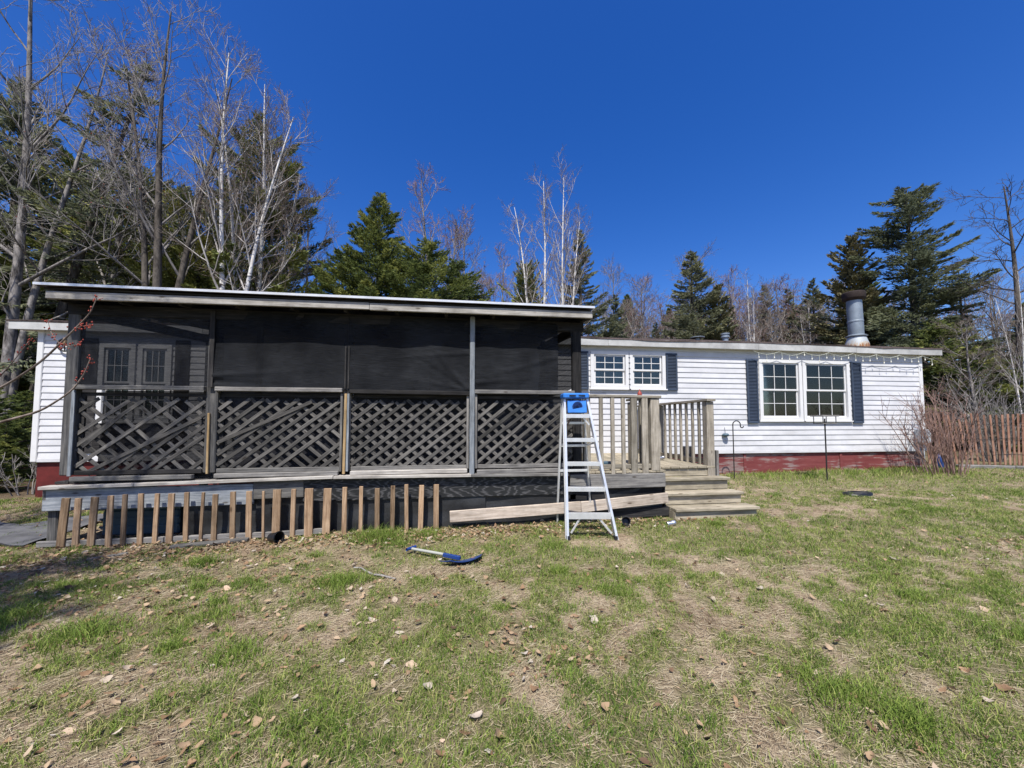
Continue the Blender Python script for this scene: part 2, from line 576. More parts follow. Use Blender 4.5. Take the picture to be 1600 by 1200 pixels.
def lathe(name, prof, mat, parent, loc, seg=20, rot=None):
    """profile [(r, z)...] round the vertical axis"""
    v = []
    f = []
    for r, z in prof:
        for k in range(seg):
            a = 2 * math.pi * k / seg
            v.append((r * math.cos(a), r * math.sin(a), z))
    for i in range(len(prof) - 1):
        for k in range(seg):
            k2 = (k + 1) % seg
            f.append((i * seg + k, i * seg + k2, (i + 1) * seg + k2, (i + 1) * seg + k))
    if prof[0][0] > 1e-4:
        f.append(tuple(range(seg))[::-1])
    if prof[-1][0] > 1e-4:
        f.append(tuple(range((len(prof) - 1) * seg, len(prof) * seg)))
    me = mesh(name, v, f, True)
    me.set_sharp_from_angle(angle=R(38))
    Mw = Matrix.Translation(Vector(loc))
    if rot is not None:
        Mw = Mw @ rot
    return add(name, me, M[mat], parent, Mw)

def sheet(name, corners, mat, parent, nx=16, nz=8, amp=0.01, seed=0, sag=0.0, folds=()):
    """wrinkled cloth between four corners (bl, br, tr, tl), with both faces real"""
    bl, br, tr, tl = [np.array(c, float) for c in corners]
    r = np.random.default_rng(seed)
    ph = r.uniform(0, 6.28, 6)
    nrm = np.cross(br - bl, tl - bl)
    nrm /= np.linalg.norm(nrm)
    v = []
    for j in range(nz + 1):
        for i in range(nx + 1):
            s, t = i / nx, j / nz
            p = (1 - t) * ((1 - s) * bl + s * br) + t * ((1 - s) * tl + s * tr)
            e = math.sin(math.pi * s) ** 0.5 if sag else 1
            w = amp * (math.sin(7 * s + 3 * t + ph[0]) + 0.7 * math.sin(13 * s - 5 * t + ph[1]) + 0.5 * math.sin(4 * s + 11 * t + ph[2]))
            w += sag * math.sin(math.pi * s) * math.sin(math.pi * t)
            for (cs, ct, ang, wd, hh) in folds:      # pulled creases running out of one point
                dx_, dt = (s - cs) * math.cos(ang) + (t - ct) * math.sin(ang), -(s - cs) * math.sin(ang) + (t - ct) * math.cos(ang)
                if dx_ > 0:
                    w += hh * math.exp(-(dt / wd) ** 2) * math.exp(-dx_ * 2.6)
            v.append(p + nrm * w)
    f = [(j * (nx + 1) + i, j * (nx + 1) + i + 1, (j + 1) * (nx + 1) + i + 1, (j + 1) * (nx + 1) + i) for j in range(nz) for i in range(nx)]
    c = bl
    me = mesh(name, [p - c for p in v], f, True)
    return add(name, me, M[mat], parent, Matrix.Translation(Vector(c)))

# ------------------------------------------------------------------ terrain
def vnoise(x, y, seed):
    xi = np.floor(x).astype(np.int64)
    yi = np.floor(y).astype(np.int64)
    fx = x - xi
    fy = y - yi
    fx = fx * fx * (3 - 2 * fx)
    fy = fy * fy * (3 - 2 * fy)
    def h(a, b):
        n = (a * 374761393 + b * 668265263 + seed * 982451653) & 0x7fffffff
        n = ((n ^ (n >> 13)) * 1274126177) & 0x7fffffff
        n = (n ^ (n >> 16)) & 0xffff
        return n / 65535.0
    return (h(xi, yi) * (1 - fx) + h(xi + 1, yi) * fx) * (1 - fy) + (h(xi, yi + 1) * (1 - fx) + h(xi + 1, yi + 1) * fx) * fy

def fbm(x, y, seed, octs=4):
    s = 0
    a = 0.5
    t = 0
    for k in range(octs):
        s = s + a * vnoise(x * 2 ** k + 17.3 * k, y * 2 ** k + 9.1 * k, seed + k)
        t += a
        a *= 0.5
    return s / t

def gz(x, y):
    x = np.asarray(x, float)
    y = np.asarray(y, float)
    yy = np.clip(y, -6, 9.5)
    z = 0.06 + 0.028 * yy + 0.012 * np.clip(x, -7, 14)
    far = np.clip((np.hypot(x, y) - 14) / 40, 0, 1)
    z = z + far * 1.2 * fbm(x / 14 + 40, y / 14 + 40, 3, 2)
    z = z + 0.05 * (fbm(x * 0.9 + 50, y * 0.9 + 50, 5, 3) - 0.5) + 0.022 * (fbm(x * 4.1 + 90, y * 4.1 + 90, 8, 3) - 0.5)
    return z

def g1(x, y):
    return float(gz(np.array([x]), np.array([y]))[0])

def blobs(x, y, L):
    s = 0
    for (cx, cy, rx, ry, k) in L:
        s = s + k * np.exp(-(((x - cx) / rx) ** 2 + ((y - cy) / ry) ** 2))
    return s

BARE = [(4.9, 4.85, 1.0, 0.30, -0.5), (1.65, 3.95, 0.55, 0.3, -0.45), (5.2, 5.6, 1.2, 0.25, -0.25), (-3.4, 4.3, 1.6, 0.6, -0.28),
        (-2.6, 3.3, 0.9, 0.4, -0.22), (0.75, 3.1, 0.5, 0.35, -0.3), (0.4, 2.4, 0.35, 0.4, -0.25), (1.7, 1.9, 0.4, 0.5, -0.22),
        (2.2, 3.3, 0.7, 0.3, -0.22), (5.8, 3.3, 0.5, 0.25, -0.4), (7.3, 5.6, 0.7, 0.2, -0.3), (-5.5, 5.0, 2.2, 1.2, -0.35),
        (8.0, 7.1, 3.2, 0.7, 0.45), (4.6, 3.9, 1.6, 0.6, 0.18), (6.5, 4.6, 1.5, 0.5, 0.15), (0.2, 4.4, 1.6, 0.4, 0.12), (-0.9, 4.45, 0.5, 0.3, 0.25),
        (0, 14, 30, 5.5, -0.6), (-12, 8, 5, 8, -0.4)]
SHADED_DUFF = [(-10.5, 9.5, 4.0, 4.5, 1.0), (0, 22, 60, 9, 1.0), (18, 15, 6, 7, 0.8)]  # leaf mould areas, tone deepened to paint in woodland shade
def patch(x, y):
    n = fbm(x * 1.1 + 30, y * 1.1 + 30, 21, 3) * 0.34 + fbm(x * 6.5 + 70, y * 6.5 + 70, 31, 3) * 0.66
    return np.clip((n - 0.5) * 2.8 + 0.79 + 0.07 * np.clip(x, -3, 6) / 3 + 0.72 * blobs(x, y, BARE), 0, 1)

def ground():
    def grid(xs, ys):
        X, Y = np.meshgrid(xs, ys)
        return X, Y
    xs = np.concatenate([-np.geomspace(400, 9.2, 26), np.arange(-9, 15.01, 0.07), np.geomspace(15.3, 400, 26)])
    ys = np.concatenate([-np.geomspace(300, 2.2, 16), np.arange(-2, 9.01, 0.07), np.geomspace(9.2, 600, 40)])
    X, Y = grid(xs, ys)
    Z = gz(X, Y)
    V = np.stack([X, Y, Z], -1).reshape(-1, 3)
    ny, nx = X.shape
    i = (np.arange(ny - 1)[:, None] * nx + np.arange(nx - 1)[None, :]).ravel()
    F = np.stack([i, i + 1, i + nx + 1, i + nx], -1)
    me = big_mesh('ground', V, F, smooth=True)
    a = me.attributes.new('patch', 'FLOAT', 'POINT')
    a.data.foreach_set('value', patch(X, Y).ravel().astype(np.float32))
    b = me.attributes.new('shaded_duff', 'FLOAT', 'POINT')
    b.data.foreach_set('value', np.clip(blobs(X, Y, SHADED_DUFF) * 1.3, 0, 1).ravel().astype(np.float32))
    o = add('ground', me, M['ground'])
    o['kind'] = 'structure'
    o['label'] = 'patchy spring lawn of dry straw and green grass'
ground()

# ------------------------------------------------------------------ mobile home
HV = 7.74                       # front wall plane
UL, UR = -7.27, 11.05
ZB, ZT = 0.81, 3.13
home = thing('mobile_home', 'long white vinyl sided mobile home with red peeling skirting', 'house', (1.9, HV, 0.36))
# window openings: u0, u1, z0, z1
WINS = [(2.80, 3.545, 2.25, 2.94), (3.66, 4.38, 2.25, 2.94), (6.72, 7.70, 1.575, 2.85), (7.82, 8.95, 1.575, 2.85),
        (-6.25, -5.78, 1.55, 2.84), (-5.64, -5.20, 1.55, 2.84)]
DOOR = (-0.6, 0.32, 0.90, 2.87)
CH = 0.1145
def siding():
    n = int(round((ZT - 0.02 - ZB - 0.05) / CH))
    for k in range(n):
        z0 = ZB + 0.05 + k * CH
        zc = z0 + CH / 2
        cuts = sorted([(w[0], w[1]) for w in WINS + [DOOR] if w[2] < zc < w[3]])
        segs = []
        u = UL + 0.1
        for c in cuts:
            segs.append((u, c[0]))
            u = c[1]
        segs.append((u, UR - 0.1))
        dz = rng.uniform(-0.0015, 0.0015)
        cut = []
        for a, b in segs:                       # lengths butt at staggered lap joints
            q = a
            while b - q > 4.6:
                e_ = q + rng.uniform(2.4, 3.7)
                cut.append((q, e_))
                q = e_ - 0.02
            cut.append((q, b))
        for ns, (a, b) in enumerate(cut):
            v = []
            f = []
            nseg = max(1, int((b - a) / 0.8))
            base = len(v)
            e2 = 0.0018 * (ns % 2)
            prof = [(0.0, 0.0), (-0.017 - e2, 0.0), (-0.017 - e2, 0.012), (-0.004 - e2, CH + 0.004), (0.0, CH + 0.004)]
            for i in range(nseg + 1):
                uu = a + (b - a) * i / nseg
                wob = 0.001 * math.sin(uu * 2.3 + k * 1.7) + 0.0007 * math.sin(uu * 5.1 + k)
                for (pv, pz) in prof:
                    v.append((uu, pv + wob * (1 if pv < 0 else 0), pz + dz))
            np_ = len(prof)
            for i in range(nseg):
                for j in range(np_ - 1):
                    q = base + i * np_ + j
                    f.append((q, q + 1, q + np_ + 1, q + np_))
            me = mesh('siding_board', v, f)
            add('siding_board', me, M['vinyl'], home, Matrix.Translation((0, HV, z0)))
siding()
block('starter_strip', (UL + 0.02, HV - 0.02, ZB - 0.01), (UR - 0.02, HV + 0.02, ZB + 0.052), 'vinyl', home)
block('corner_trim', (UL, HV - 0.03, ZB - 0.005), (UL + 0.10, HV + 0.05, ZT), 'trim', home)
block('corner_trim', (UR - 0.10, HV - 0.03, ZB - 0.005), (UR, HV + 0.05, ZT), 'trim', home)
# shell
HB = HV + 4.3
def wall_with_holes():
    """sheathing behind the siding, with the window openings left open"""
    us = sorted({UL + 0.02, UR - 0.02, *[w[0] for w in WINS + [DOOR]], *[w[1] for w in WINS + [DOOR]]})
    zs = sorted({0.82, ZT + 0.05, *[w[2] for w in WINS + [DOOR]], *[w[3] for w in WINS + [DOOR]]})
    v = []
    f = []
    for i in range(len(us) - 1):
        for j in range(len(zs) - 1):
            uc, zc = (us[i] + us[i + 1]) / 2, (zs[j] + zs[j + 1]) / 2
            if any(w[0] < uc < w[1] and w[2] < zc < w[3] for w in WINS + [DOOR]):
                continue
            b = len(v)
            for y in (HV + 0.004, HV + 0.10):
                v += [(us[i], y, zs[j]), (us[i + 1], y, zs[j]), (us[i + 1], y, zs[j + 1]), (us[i], y, zs[j + 1])]
            f += [(b, b + 1, b + 2, b + 3), (b + 7, b + 6, b + 5, b + 4), (b, b + 4, b + 5, b + 1), (b + 1, b + 5, b + 6, b + 2), (b + 2, b + 6, b + 7, b + 3), (b + 3, b + 7, b + 4, b)]
    add('wall', mesh('wall', v, f), M['inside'], home)
wall_with_holes()
block('end_wall', (UL + 0.01, HV + 0.11, 0.82), (UL + 0.09, HB, ZT + 0.04), 'vinyl', home)
block('end_wall', (UR - 0.09, HV + 0.11, 0.82), (UR - 0.01, HB, ZT + 0.04), 'vinyl', home)
block('back_wall', (UL + 0.01, HB + 0.002, 0.82), (UR - 0.01, HB + 0.1, ZT + 0.04), 'vinyl', home)
block('floor', (UL + 0.1, HV + 0.11, 0.70), (UR - 0.1, HB - 0.01, 0.80), 'inside', home)
block('ceiling', (UL + 0.1, HV + 0.11, ZT - 0.06), (UR - 0.1, HB - 0.01, ZT + 0.0), 'inside', home)
for u in (-3.9, 1.4, 5.4):
    block('partition', (u, HV + 0.12, 0.81), (u + 0.08, HB - 0.02, ZT - 0.07), 'inside', home)
# roof
def house_roof():
    ev, ez = HV - 0.15, 3.255
    rv, rz = HV + 2.15, 3.80
    b = HB + 0.25
    u0, u1 = UL - 0.36, UR + 0.45
    nu = 46
    rows = [(ev, ez - 0.03), (ev, ez)]
    for k in range(1, 11):
        t = k / 10
        zz = ez + (rz - ez) * t
        vv = ev + (rv - ev) * t
        rows += [(vv - 0.002, zz - 0.008), (vv, zz)]
    rows += [(b, ez), (b, ez - 0.03)]
    v = []
    f = []
    r_ = random.Random(3)
    for i in range(nu + 1):
        u = u0 + (u1 - u0) * i / nu
        wob = 0.012 * math.sin(u * 1.1) + r_.uniform(-0.008, 0.008)
        for k, (vv, zz) in enumerate(rows):
            v.append((u, vv + (r_.uniform(-0.012, 0.006) if k < 2 else 0), zz + wob))
    n = len(rows)
    for i in range(nu):
        for k in range(n - 1):
            f.append((i * n + k, (i + 1) * n + k, (i + 1) * n + k + 1, i * n + k + 1))
    return add('roof', mesh('roof', v, f), M['shingle'], home)
roof = house_roof()
xs_ = [UL - 0.33, -4.6, -1.2, 3.10, 6.6, 9.1, UR + 0.42]
for i in range(len(xs_) - 1):
    dz = rng.uniform(-0.006, 0.006)
    block('fascia', (xs_[i] + 0.002, HV - 0.145, 3.085 + dz), (xs_[i + 1] - 0.002, HV - 0.118, 3.235 + dz), 'fascia', home)
block('soffit', (UL - 0.30, HV - 0.116, 3.10), (UR + 0.40, HV + 0.11, 3.125), 'soffit', home)
block('gable_end', (UR + 0.0, HV - 0.10, 3.13), (UR + 0.40, HB, 3.22), 'soffit', home)
block('gable_end', (UL - 0.3, HV - 0.10, 3.13), (UL - 0.005, HB, 3.22), 'soffit', home)
# chimney and vents on the roof
def on_roof(v):
    return 3.255 + (v - HV + 0.15) / 2.3 * 0.545
cu, cv = 10.02, 8.35
cz = on_roof(cv)
ch_ = lathe('chimney', [(0.15, 0.10), (0.158, 0.12), (0.158, 0.58), (0.166, 0.59), (0.166, 0.62), (0.158, 0.63), (0.158, 1.18)], 'galv', roof, (cu, cv, cz), 28, Matrix.Rotation(R(-1.5), 4, 'Y'))
ch_['label'] = 'galvanised stove pipe with cone base'
cc = (cu - 0.03, cv, cz + 1.13)
lathe('chimney_cap', [(0.15, 0.0), (0.225, 0.05), (0.238, 0.07), (0.238, 0.21), (0.22, 0.225), (0.0, 0.25)], 'rust', roof, cc, 24)
lathe('flashing_cone', [(0.25, -0.12), (0.24, 0.02), (0.185, 0.20), (0.155, 0.21)], 'cone', roof, (cu, cv, cz), 24)
lathe('storm_collar', [(0.16, 0.0), (0.215, 0.01), (0.22, 0.03), (0.16, 0.06)], 'galv', roof, (cu - 0.005, cv, cz + 0.205), 24)
vu, vv_ = 6.55, 8.6
lathe('vent_pipe', [(0.07, -0.1), (0.07, 0.08), (0.10, 0.085), (0.10, 0.12), (0.08, 0.13), (0.08, 0.155), (0.10, 0.16), (0.10, 0.19), (0.0, 0.21)], 'galv', roof, (vu, vv_, on_roof(vv_)), 16)
lathe('vent_pipe', [(0.05, -0.1), (0.05, 0.05), (0.17, 0.055), (0.17, 0.07), (0.0, 0.08)], 'galv', roof, (vu - 0.75, vv_, on_roof(vv_)), 14)
# skirting
sk = [(UL + 0.05, -6.0), (-6.0, -3.6), (-3.6, -1.2), (-1.2, 1.2), (1.2, 3.85), (3.85, 6.30), (6.30, 8.74), (8.74, UR - 0.06)]
for a, b in sk:
    block('skirting_panel', (a + 0.012, HV + 0.03, 0.05), (b - 0.012, HV + 0.05, ZB - 0.012), 'red_paint' if a < -6.5 else 'peel', home)
for a, b in sk[1:]:
    block('skirting_batten', (a - 0.03, HV + 0.012, 0.05), (a + 0.03, HV + 0.0295, ZB - 0.02), 'peel', home)
block('skirting_panel', (UR - 0.07, HV + 0.055, 0.05), (UR - 0.05, HB, ZB - 0.012), 'peel', home)
# windows
def window(u0, u1, z0, z1, curtain=None, upper_grid=(3, 2)):
    fw = 0.055
    y0, y1 = HV - 0.045, HV + 0.06
    fr = add('window', mesh('window', *ring_box(u0 - 0.05, u1 + 0.05, z0 - 0.05, z1 + 0.05, fw + 0.018, y0, y1)), M['trim'], home)
    zm = (z0 + z1) / 2
    for (za, zb, yy) in ((zm, z1, HV - 0.006), (z0, zm, HV + 0.016)):
        a0, a1 = u0 + 0.035, u1 - 0.035
        b0, b1 = (za, zb - 0.035) if za == zm else (za + 0.035, zb)
        add('sash', mesh('sash', *ring_box(a0, a1, b0 - 0.012, b1 + 0.012, 0.035, yy - 0.014, yy + 0.014)), M['trim'], fr)
        c0, c1, d0, d1 = a0 + 0.035, a1 - 0.035, b0 + 0.023, b1 - 0.023
        nx, nz = upper_grid
        for i in range(nx):
            for j in range(nz):
                pu0, pu1 = c0 + (c1 - c0) * i / nx, c0 + (c1 - c0) * (i + 1) / nx
                pz0, pz1 = d0 + (d1 - d0) * j / nz, d0 + (d1 - d0) * (j + 1) / nz
                block('pane', (pu0 + 0.001, yy - 0.002, pz0 + 0.001), (pu1 - 0.001, yy + 0.002, pz1 - 0.001), 'glass', fr, 0.0005)
        for i in range(1, nx):
            x = c0 + (c1 - c0) * i / nx
            block('muntin', (x - 0.0065, yy - 0.011, d0), (x + 0.0065, yy - 0.003, d1), 'trim', fr)
        for j in range(1, nz):
            z = d0 + (d1 - d0) * j / nz
            block('muntin', (c0, yy - 0.012, z - 0.0065), (c1, yy - 0.0035, z + 0.0065), 'trim', fr)
    block('sill', (u0 - 0.08, HV - 0.065, z0 - 0.08), (u1 + 0.08, HV - 0.02, z0 - 0.052), 'trim', fr)
    if curtain:
        for (ca, cb, cm) in curtain:
            n = 26
            v = []
            for i in range(n + 1):
                x = u0 + (u1 - u0) * (ca + (cb - ca) * i / n)
                y = HV + 0.16 + 0.018 * math.sin(i * 1.35)
                v += [(x, y, z0), (x, y, z1)]
            f = [(2 * i, 2 * i + 2, 2 * i + 3, 2 * i + 1) for i in range(n)]
            add('curtain', mesh('curtain', v, f, True), M[cm], fr)
    return fr

def ring_box(u0, u1, z0, z1, w, y0, y1):
    """rectangular frame with a hole"""
    o = [(u0, z0), (u1, z0), (u1, z1), (u0, z1)]
    i = [(u0 + w, z0 + w), (u1 - w, z0 + w), (u1 - w, z1 - w), (u0 + w, z1 - w)]
    v = [(a, y0, b) for a, b in o] + [(a, y0, b) for a, b in i] + [(a, y1, b) for a, b in o] + [(a, y1, b) for a, b in i]
    f = []
    for k in range(4):
        n = (k + 1) % 4
        f += [(k, n, 4 + n, 4 + k), (8 + n, 8 + k, 12 + k, 12 + n), (n, k, 8 + k, 8 + n), (4 + k, 4 + n, 12 + n, 12 + k)]
    return v, f

window(*WINS[0], [(0.0, 0.3, 'curtain'), (0.72, 1.0, 'curtain')])
window(*WINS[1], [(0.0, 0.25, 'curtain')])
window(*WINS[2], [(0.72, 1.0, 'curtain')])
window(*WINS[3], [(0.0, 0.1, 'curtain')])
window(*WINS[4])
window(*WINS[5])

for zz in np.arange(2.28, 2.95, 0.115):
    block('mullion_vent', (3.585, HV - 0.056, float(zz)), (3.62, HV - 0.0465, float(zz) + 0.018), 'shutter', home)
for (a, b) in ((-6.75, -6.335), (-5.10, -4.86), (-4.60, -4.30)):
    block('wall_panel', (a, HV - 0.034, 0.95), (b, HV - 0.02, 2.98), 'dark_wood', home)
block('wall_panel', (-6.334, HV - 0.034, 0.95), (-5.101, HV - 0.02, 1.46), 'dark_wood', home)
# front door behind the porch screens
block('door', (DOOR[0] + 0.05, HV - 0.01, DOOR[2] + 0.01), (DOOR[1] - 0.05, HV + 0.03, DOOR[3] - 0.05), 'trim', home)
add('door_frame', mesh('door_frame', *ring_box(DOOR[0] - 0.05, DOOR[1] + 0.05, DOOR[2] - 0.05, DOOR[3] + 0.05, 0.09, HV - 0.04, HV + 0.05)), M['trim'], home)
# shutters
def shutter(u0, u1, z0, z1):
    s = add('shutter', mesh('shutter', *ring_box(u0, u1, z0, z1, 0.035, HV - 0.055, HV - 0.012)), M['shutter'], home)
    n = int((z1 - z0 - 0.07) / 0.032)
    t = (z1 - z0 - 0.07) / n
    v = []
    f = []
    for k in range(n):
        z = z0 + 0.035 + k * t
        b = len(v)
        v += [(u0 + 0.03, HV - 0.05, z), (u1 - 0.03, HV - 0.05, z), (u1 - 0.03, HV - 0.024, z + t * 1.05), (u0 + 0.03, HV - 0.024, z + t * 1.05), (u0 + 0.03, HV - 0.024, z), (u1 - 0.03, HV - 0.024, z)]
        f += [(b, b + 1, b + 2, b + 3), (b, b + 4, b + 5, b + 1)]
    o = add('louvers', mesh('louvers', v, f), M['shutter'], s)
    o['kind'] = 'stuff'
shutter(4.44, 4.70, 2.17, 2.98)
shutter(2.44, 2.70, 2.17, 2.98)
shutter(6.36, 6.63, 1.465, 2.89)
shutter(9.05, 9.32, 1.465, 2.89)
# meter box on the corner
mb = block('utility_box', (10.70, HV - 0.19, 1.00), (10.99, HV - 0.032, 1.32), 'box_gray', home, 0.012)
block('box_conduit', (10.82, HV - 0.11, 0.5), (10.87, HV - 0.06, 0.999), 'box_gray', home)

# ------------------------------------------------------------------ screened porch
PV = 4.91
DZ = 0.84
porch = thing('screened_porch', 'dark weathered porch with black shade cloth screens and wooden lattice', 'porch', (-1.4, 6.2, 0.2))
bays = [(-4.215, -2.93), (-2.776, -1.41), (-1.287, 0.138), (0.214, 1.50)]
# floor and frame
for k in range(44):
    u = -4.40 + k * 0.1402
    board('deck_board', (u + 0.07, PV + 0.02, DZ - 0.016), (u + 0.07, HV - 0.03, DZ - 0.016), 0.134, 0.03, 'dark_wood', porch, (1, 0, 0))
for v in (6.2, 7.5):
    board('joist_beam', (-4.4, v, DZ - 0.12), (1.7, v, DZ - 0.12), 0.16, 0.04, 'dark_wood', porch)
# posts
def post(u0, u1, z0, z1, mat, v0=PV - 0.005, d=0.09):
    return board('post', ((u0 + u1) / 2, v0 + d / 2, z0), ((u0 + u1) / 2, v0 + d / 2, z1), u1 - u0, d, mat, porch, (1, 0, 0))
post(-4.345, -4.225, 0.905, 2.83, 'post_wood')
post(-2.915, -2.79, 0.905, 2.83, 'post_wood', PV + 0.01)
post(-1.395, -1.30, 0.905, 2.83, 'post_wood', PV + 0.01)
board('post', (0.176, PV - 0.012, 0.83), (0.176, PV - 0.012, 2.84), 0.062, 0.09, 'blue_wood', porch, (1, 0, 0))
post(1.505, 1.625, 0.85, 2.83, 'dark_wood')
post(1.53, 1.62, 0.85, 3.0, 'dark_wood', 6.95)
post(-4.34, -4.25, 0.85, 3.1, 'post_wood', 7.5)
post(-3.35, -3.27, 0.85, 3.1, 'gray_wood', 6.9)
# cover strips on posts
board('cover_strip', (-2.856, PV - 0.006, 0.90), (-2.862, PV - 0.006, 1.60), 0.022, 0.024, 'raw_wood', porch, (1, 0, 0))
board('cover_strip', (-1.36, PV - 0.006, 0.87), (-1.352, PV - 0.006, 1.84), 0.030, 0.026, 'raw_wood', porch, (1, 0, 0))
board('cover_strip', (-1.324, PV - 0.004, 0.9), (-1.324, PV - 0.004, 1.84), 0.026, 0.022, 'blue_wood', porch, (1, 0, 0))
board('cover_strip', (-1.40, PV - 0.004, 0.9), (-1.40, PV - 0.004, 1.84), 0.026, 0.022, 'gray_wood', porch, (1, 0, 0))
board('cover_strip', (-4.235, PV - 0.012, 0.9), (-4.235, PV - 0.012, 1.85), 0.035, 0.012, 'blue_wood', porch, (1, 0, 0))
board('cover_strip', (0.226, PV - 0.002, 0.91), (0.226, PV - 0.002, 1.85), 0.032, 0.03, 'gray_wood', porch, (1, 0, 0))
board('cover_strip', (0.122, PV - 0.002, 0.91), (0.122, PV - 0.002, 1.85), 0.032, 0.03, 'gray_wood', porch, (1, 0, 0))
# top rails
for i, (a, b) in enumerate(bays):
    zt = 1.88 + (0.004, 0.0, -0.012, 0.0)[i]
    board('top_rail', (a - 0.02, PV - 0.006, zt), (b + 0.02, PV - 0.006, zt - (0, 0, 0.012, 0)[i]), 0.05, 0.075, ('gray_wood', 'gray_wood', 'dark_wood', 'gray_wood')[i], porch)
    board('bottom_rail', (a, PV + 0.03, 0.93), (b, PV + 0.03, 0.93), 0.05, 0.035, ('dark_wood', 'gray_wood', 'gray_wood', 'gray_wood')[i], porch)
# sills: pieces with open joints
for (a, za, b, zb, m_) in ((-4.46, 0.782, -3.55, 0.80, 'fascia_wood'), (-3.545, 0.80, -1.46, 0.842, 'fascia_wood'), (-1.455, 0.838, 0.17, 0.832, 'fascia_wood'), (0.175, 0.83, 1.42, 0.82, 'gray_wood')):
    board('sill_board', (a, PV - 0.02, za), (b, PV - 0.02, zb), 0.036, 0.13, m_, porch)
for (a, b, z, m_) in ((-4.21, -3.0, 0.872, 'gray_wood'), (-2.77, -1.42, 0.882, 'gray_wood'), (-1.28, 0.12, 0.885, 'fascia_wood'), (0.24, 1.45, 0.872, 'gray_wood')):
    board('sill_board', (a, PV - 0.012, z - 0.004), (b, PV - 0.012, z), 0.05, 0.06, m_, porch)
# rim boards
board('rim_board', (-4.46, PV - 0.01, 0.645), (-2.35, PV - 0.01, 0.66), 0.235, 0.04, 'blue_wood', porch)
board('rim_board', (-2.346, PV - 0.01, 0.70), (-1.80, PV - 0.01, 0.71), 0.20, 0.04, 'gray_wood', porch)
board('rim_board', (-4.44, PV - 0.03, 0.645), (-4.44, HV - 0.1, 0.66), 0.22, 0.04, 'gray_wood', porch)
block('rim_panel', (-1.81, PV - 0.015, 0.555), (-0.30, PV + 0.003, 0.815), 'swirl', porch)
block('rim_panel', (-0.295, PV - 0.012, 0.56), (1.40, PV + 0.006, 0.808), 'swirl', porch)
# foot posts
for u in (-4.40, -2.1, 0.2, 1.5):
    board('foot_post', (u, PV + 0.07, g1(u, PV) - 0.15), (u, PV + 0.07, 0.56), 0.10, 0.10, 'dark_wood' if u > -4 else 'post_wood', porch, (1, 0, 0))
for u in (-4.3, -1.5, 1.5):
    board('foot_post', (u, 7.3, g1(u, 7.3) - 0.15), (u, 7.3, 0.70), 0.10, 0.10, 'dark_wood', porch, (1, 0, 0))
# cloth hung under the deck
def skirt_cloth(a, b, zt0, zt1, seed, y=PV + 0.02, lift=0.0):
    zb0, zb1 = g1(a, y) - 0.02 + lift, g1(b, y) - 0.02 + lift
    return sheet('skirt_cloth', ((a, y, zb0), (b, y, zb1), (b, y, zt1), (a, y, zt0)), 'cloth', porch, 40, 8, 0.008, seed)
skirt_cloth(-3.05, -1.75, 0.62, 0.64, 4)
skirt_cloth(-1.76, 0.35, 0.60, 0.60, 5, PV + 0.012)
skirt_cloth(0.34, 2.75, 0.60, 0.62, 6)
# lattice
def clip(cx, cz, dx, dz, a, b, z0, z1):
    t0, t1 = -9, 9
    for p, d, lo, hi in ((cx, dx, a, b), (cz, dz, z0, z1)):
        ta, tb = (lo - p) / d, (hi - p) / d
        if ta > tb:
            ta, tb = tb, ta
        t0, t1 = max(t0, ta), min(t1, tb)
    return (t0, t1) if t1 - t0 > 0.07 else None
def lattice(i, miss_f, miss_b, ang_f, ang_b, extra, seed, jit):
    a, b = bays[i]
    z0, z1 = 0.905, 1.775
    r_ = random.Random(seed)
    fr = add('lattice_panel', mesh('lattice_panel', *ring_box(a + 0.002, b - 0.002, z0 - 0.005, z1 + 0.058, 0.04, PV + 0.052, PV + 0.075)), M['dark_wood'], porch)
    for front in (True, False):
        ang = R(ang_f if front else 180 - ang_b)
        dx, dz = math.cos(ang), math.sin(ang)
        n = int((b - a + 1.4) / 0.168)
        for k in range(n):
            if r_.random() < (miss_f if front else miss_b):
                continue
            cx = a - 0.7 + k * 0.168 + r_.uniform(-jit, jit)
            an = ang + R(r_.uniform(-1.2, 1.2) * (1 + 20 * jit))
            dx, dz = math.cos(an), math.sin(an)
            c = clip(cx, 1.35, dx, dz, a - 0.005, b + 0.005, z0, z1 - r_.uniform(0, 0.035))
            if not c:
                continue
            t0, t1 = c
            if not front and r_.random() < jit * 6:
                t1 = t0 + (t1 - t0) * r_.uniform(0.4, 0.9)
            y = PV + (0.030 if front else 0.040)
            board('lattice_slat', (cx + dx * t0, y, 1.35 + dz * t0), (cx + dx * t1, y, 1.35 + dz * t1), 0.040, 0.008, 'slat_wood', fr, (-dz, 0, dx))
    for (xa, za, xb, zb) in extra:
        d = Vector((xb - xa, 0, zb - za)).normalized()
        board('lattice_slat', (xa, PV + 0.018, za), (xb, PV + 0.018, zb), 0.04, 0.008, 'slat_wood', fr, (-d.z, 0, d.x))
lattice(0, 0.14, 0.05, 38, 42, [(-4.10, 0.93, -2.96, 1.55), (-4.15, 1.22, -3.75, 1.60)], 11, 0.014)
lattice(1, 0.05, 0.06, 38, 41, [(-2.77, 1.26, -1.75, 1.74)], 12, 0.007)
lattice(2, 0.0, 0.0, 38, 40, [], 13, 0.004)
lattice(3, 0.0, 0.1, 38.5, 41, [], 14, 0.006)
for i, (a, b) in enumerate(bays):
    a_ = a + (0.16 if i == 0 else 0)
    sheet('lower_screen', ((a_, PV + 0.085, 0.86), (b, PV + 0.085, 0.86), (b, PV + 0.085, 1.86), (a_ + 0.05 * (i == 0), PV + 0.085, 1.86)), 'screen_back', porch, 14, 10, 0.004, 40 + i)
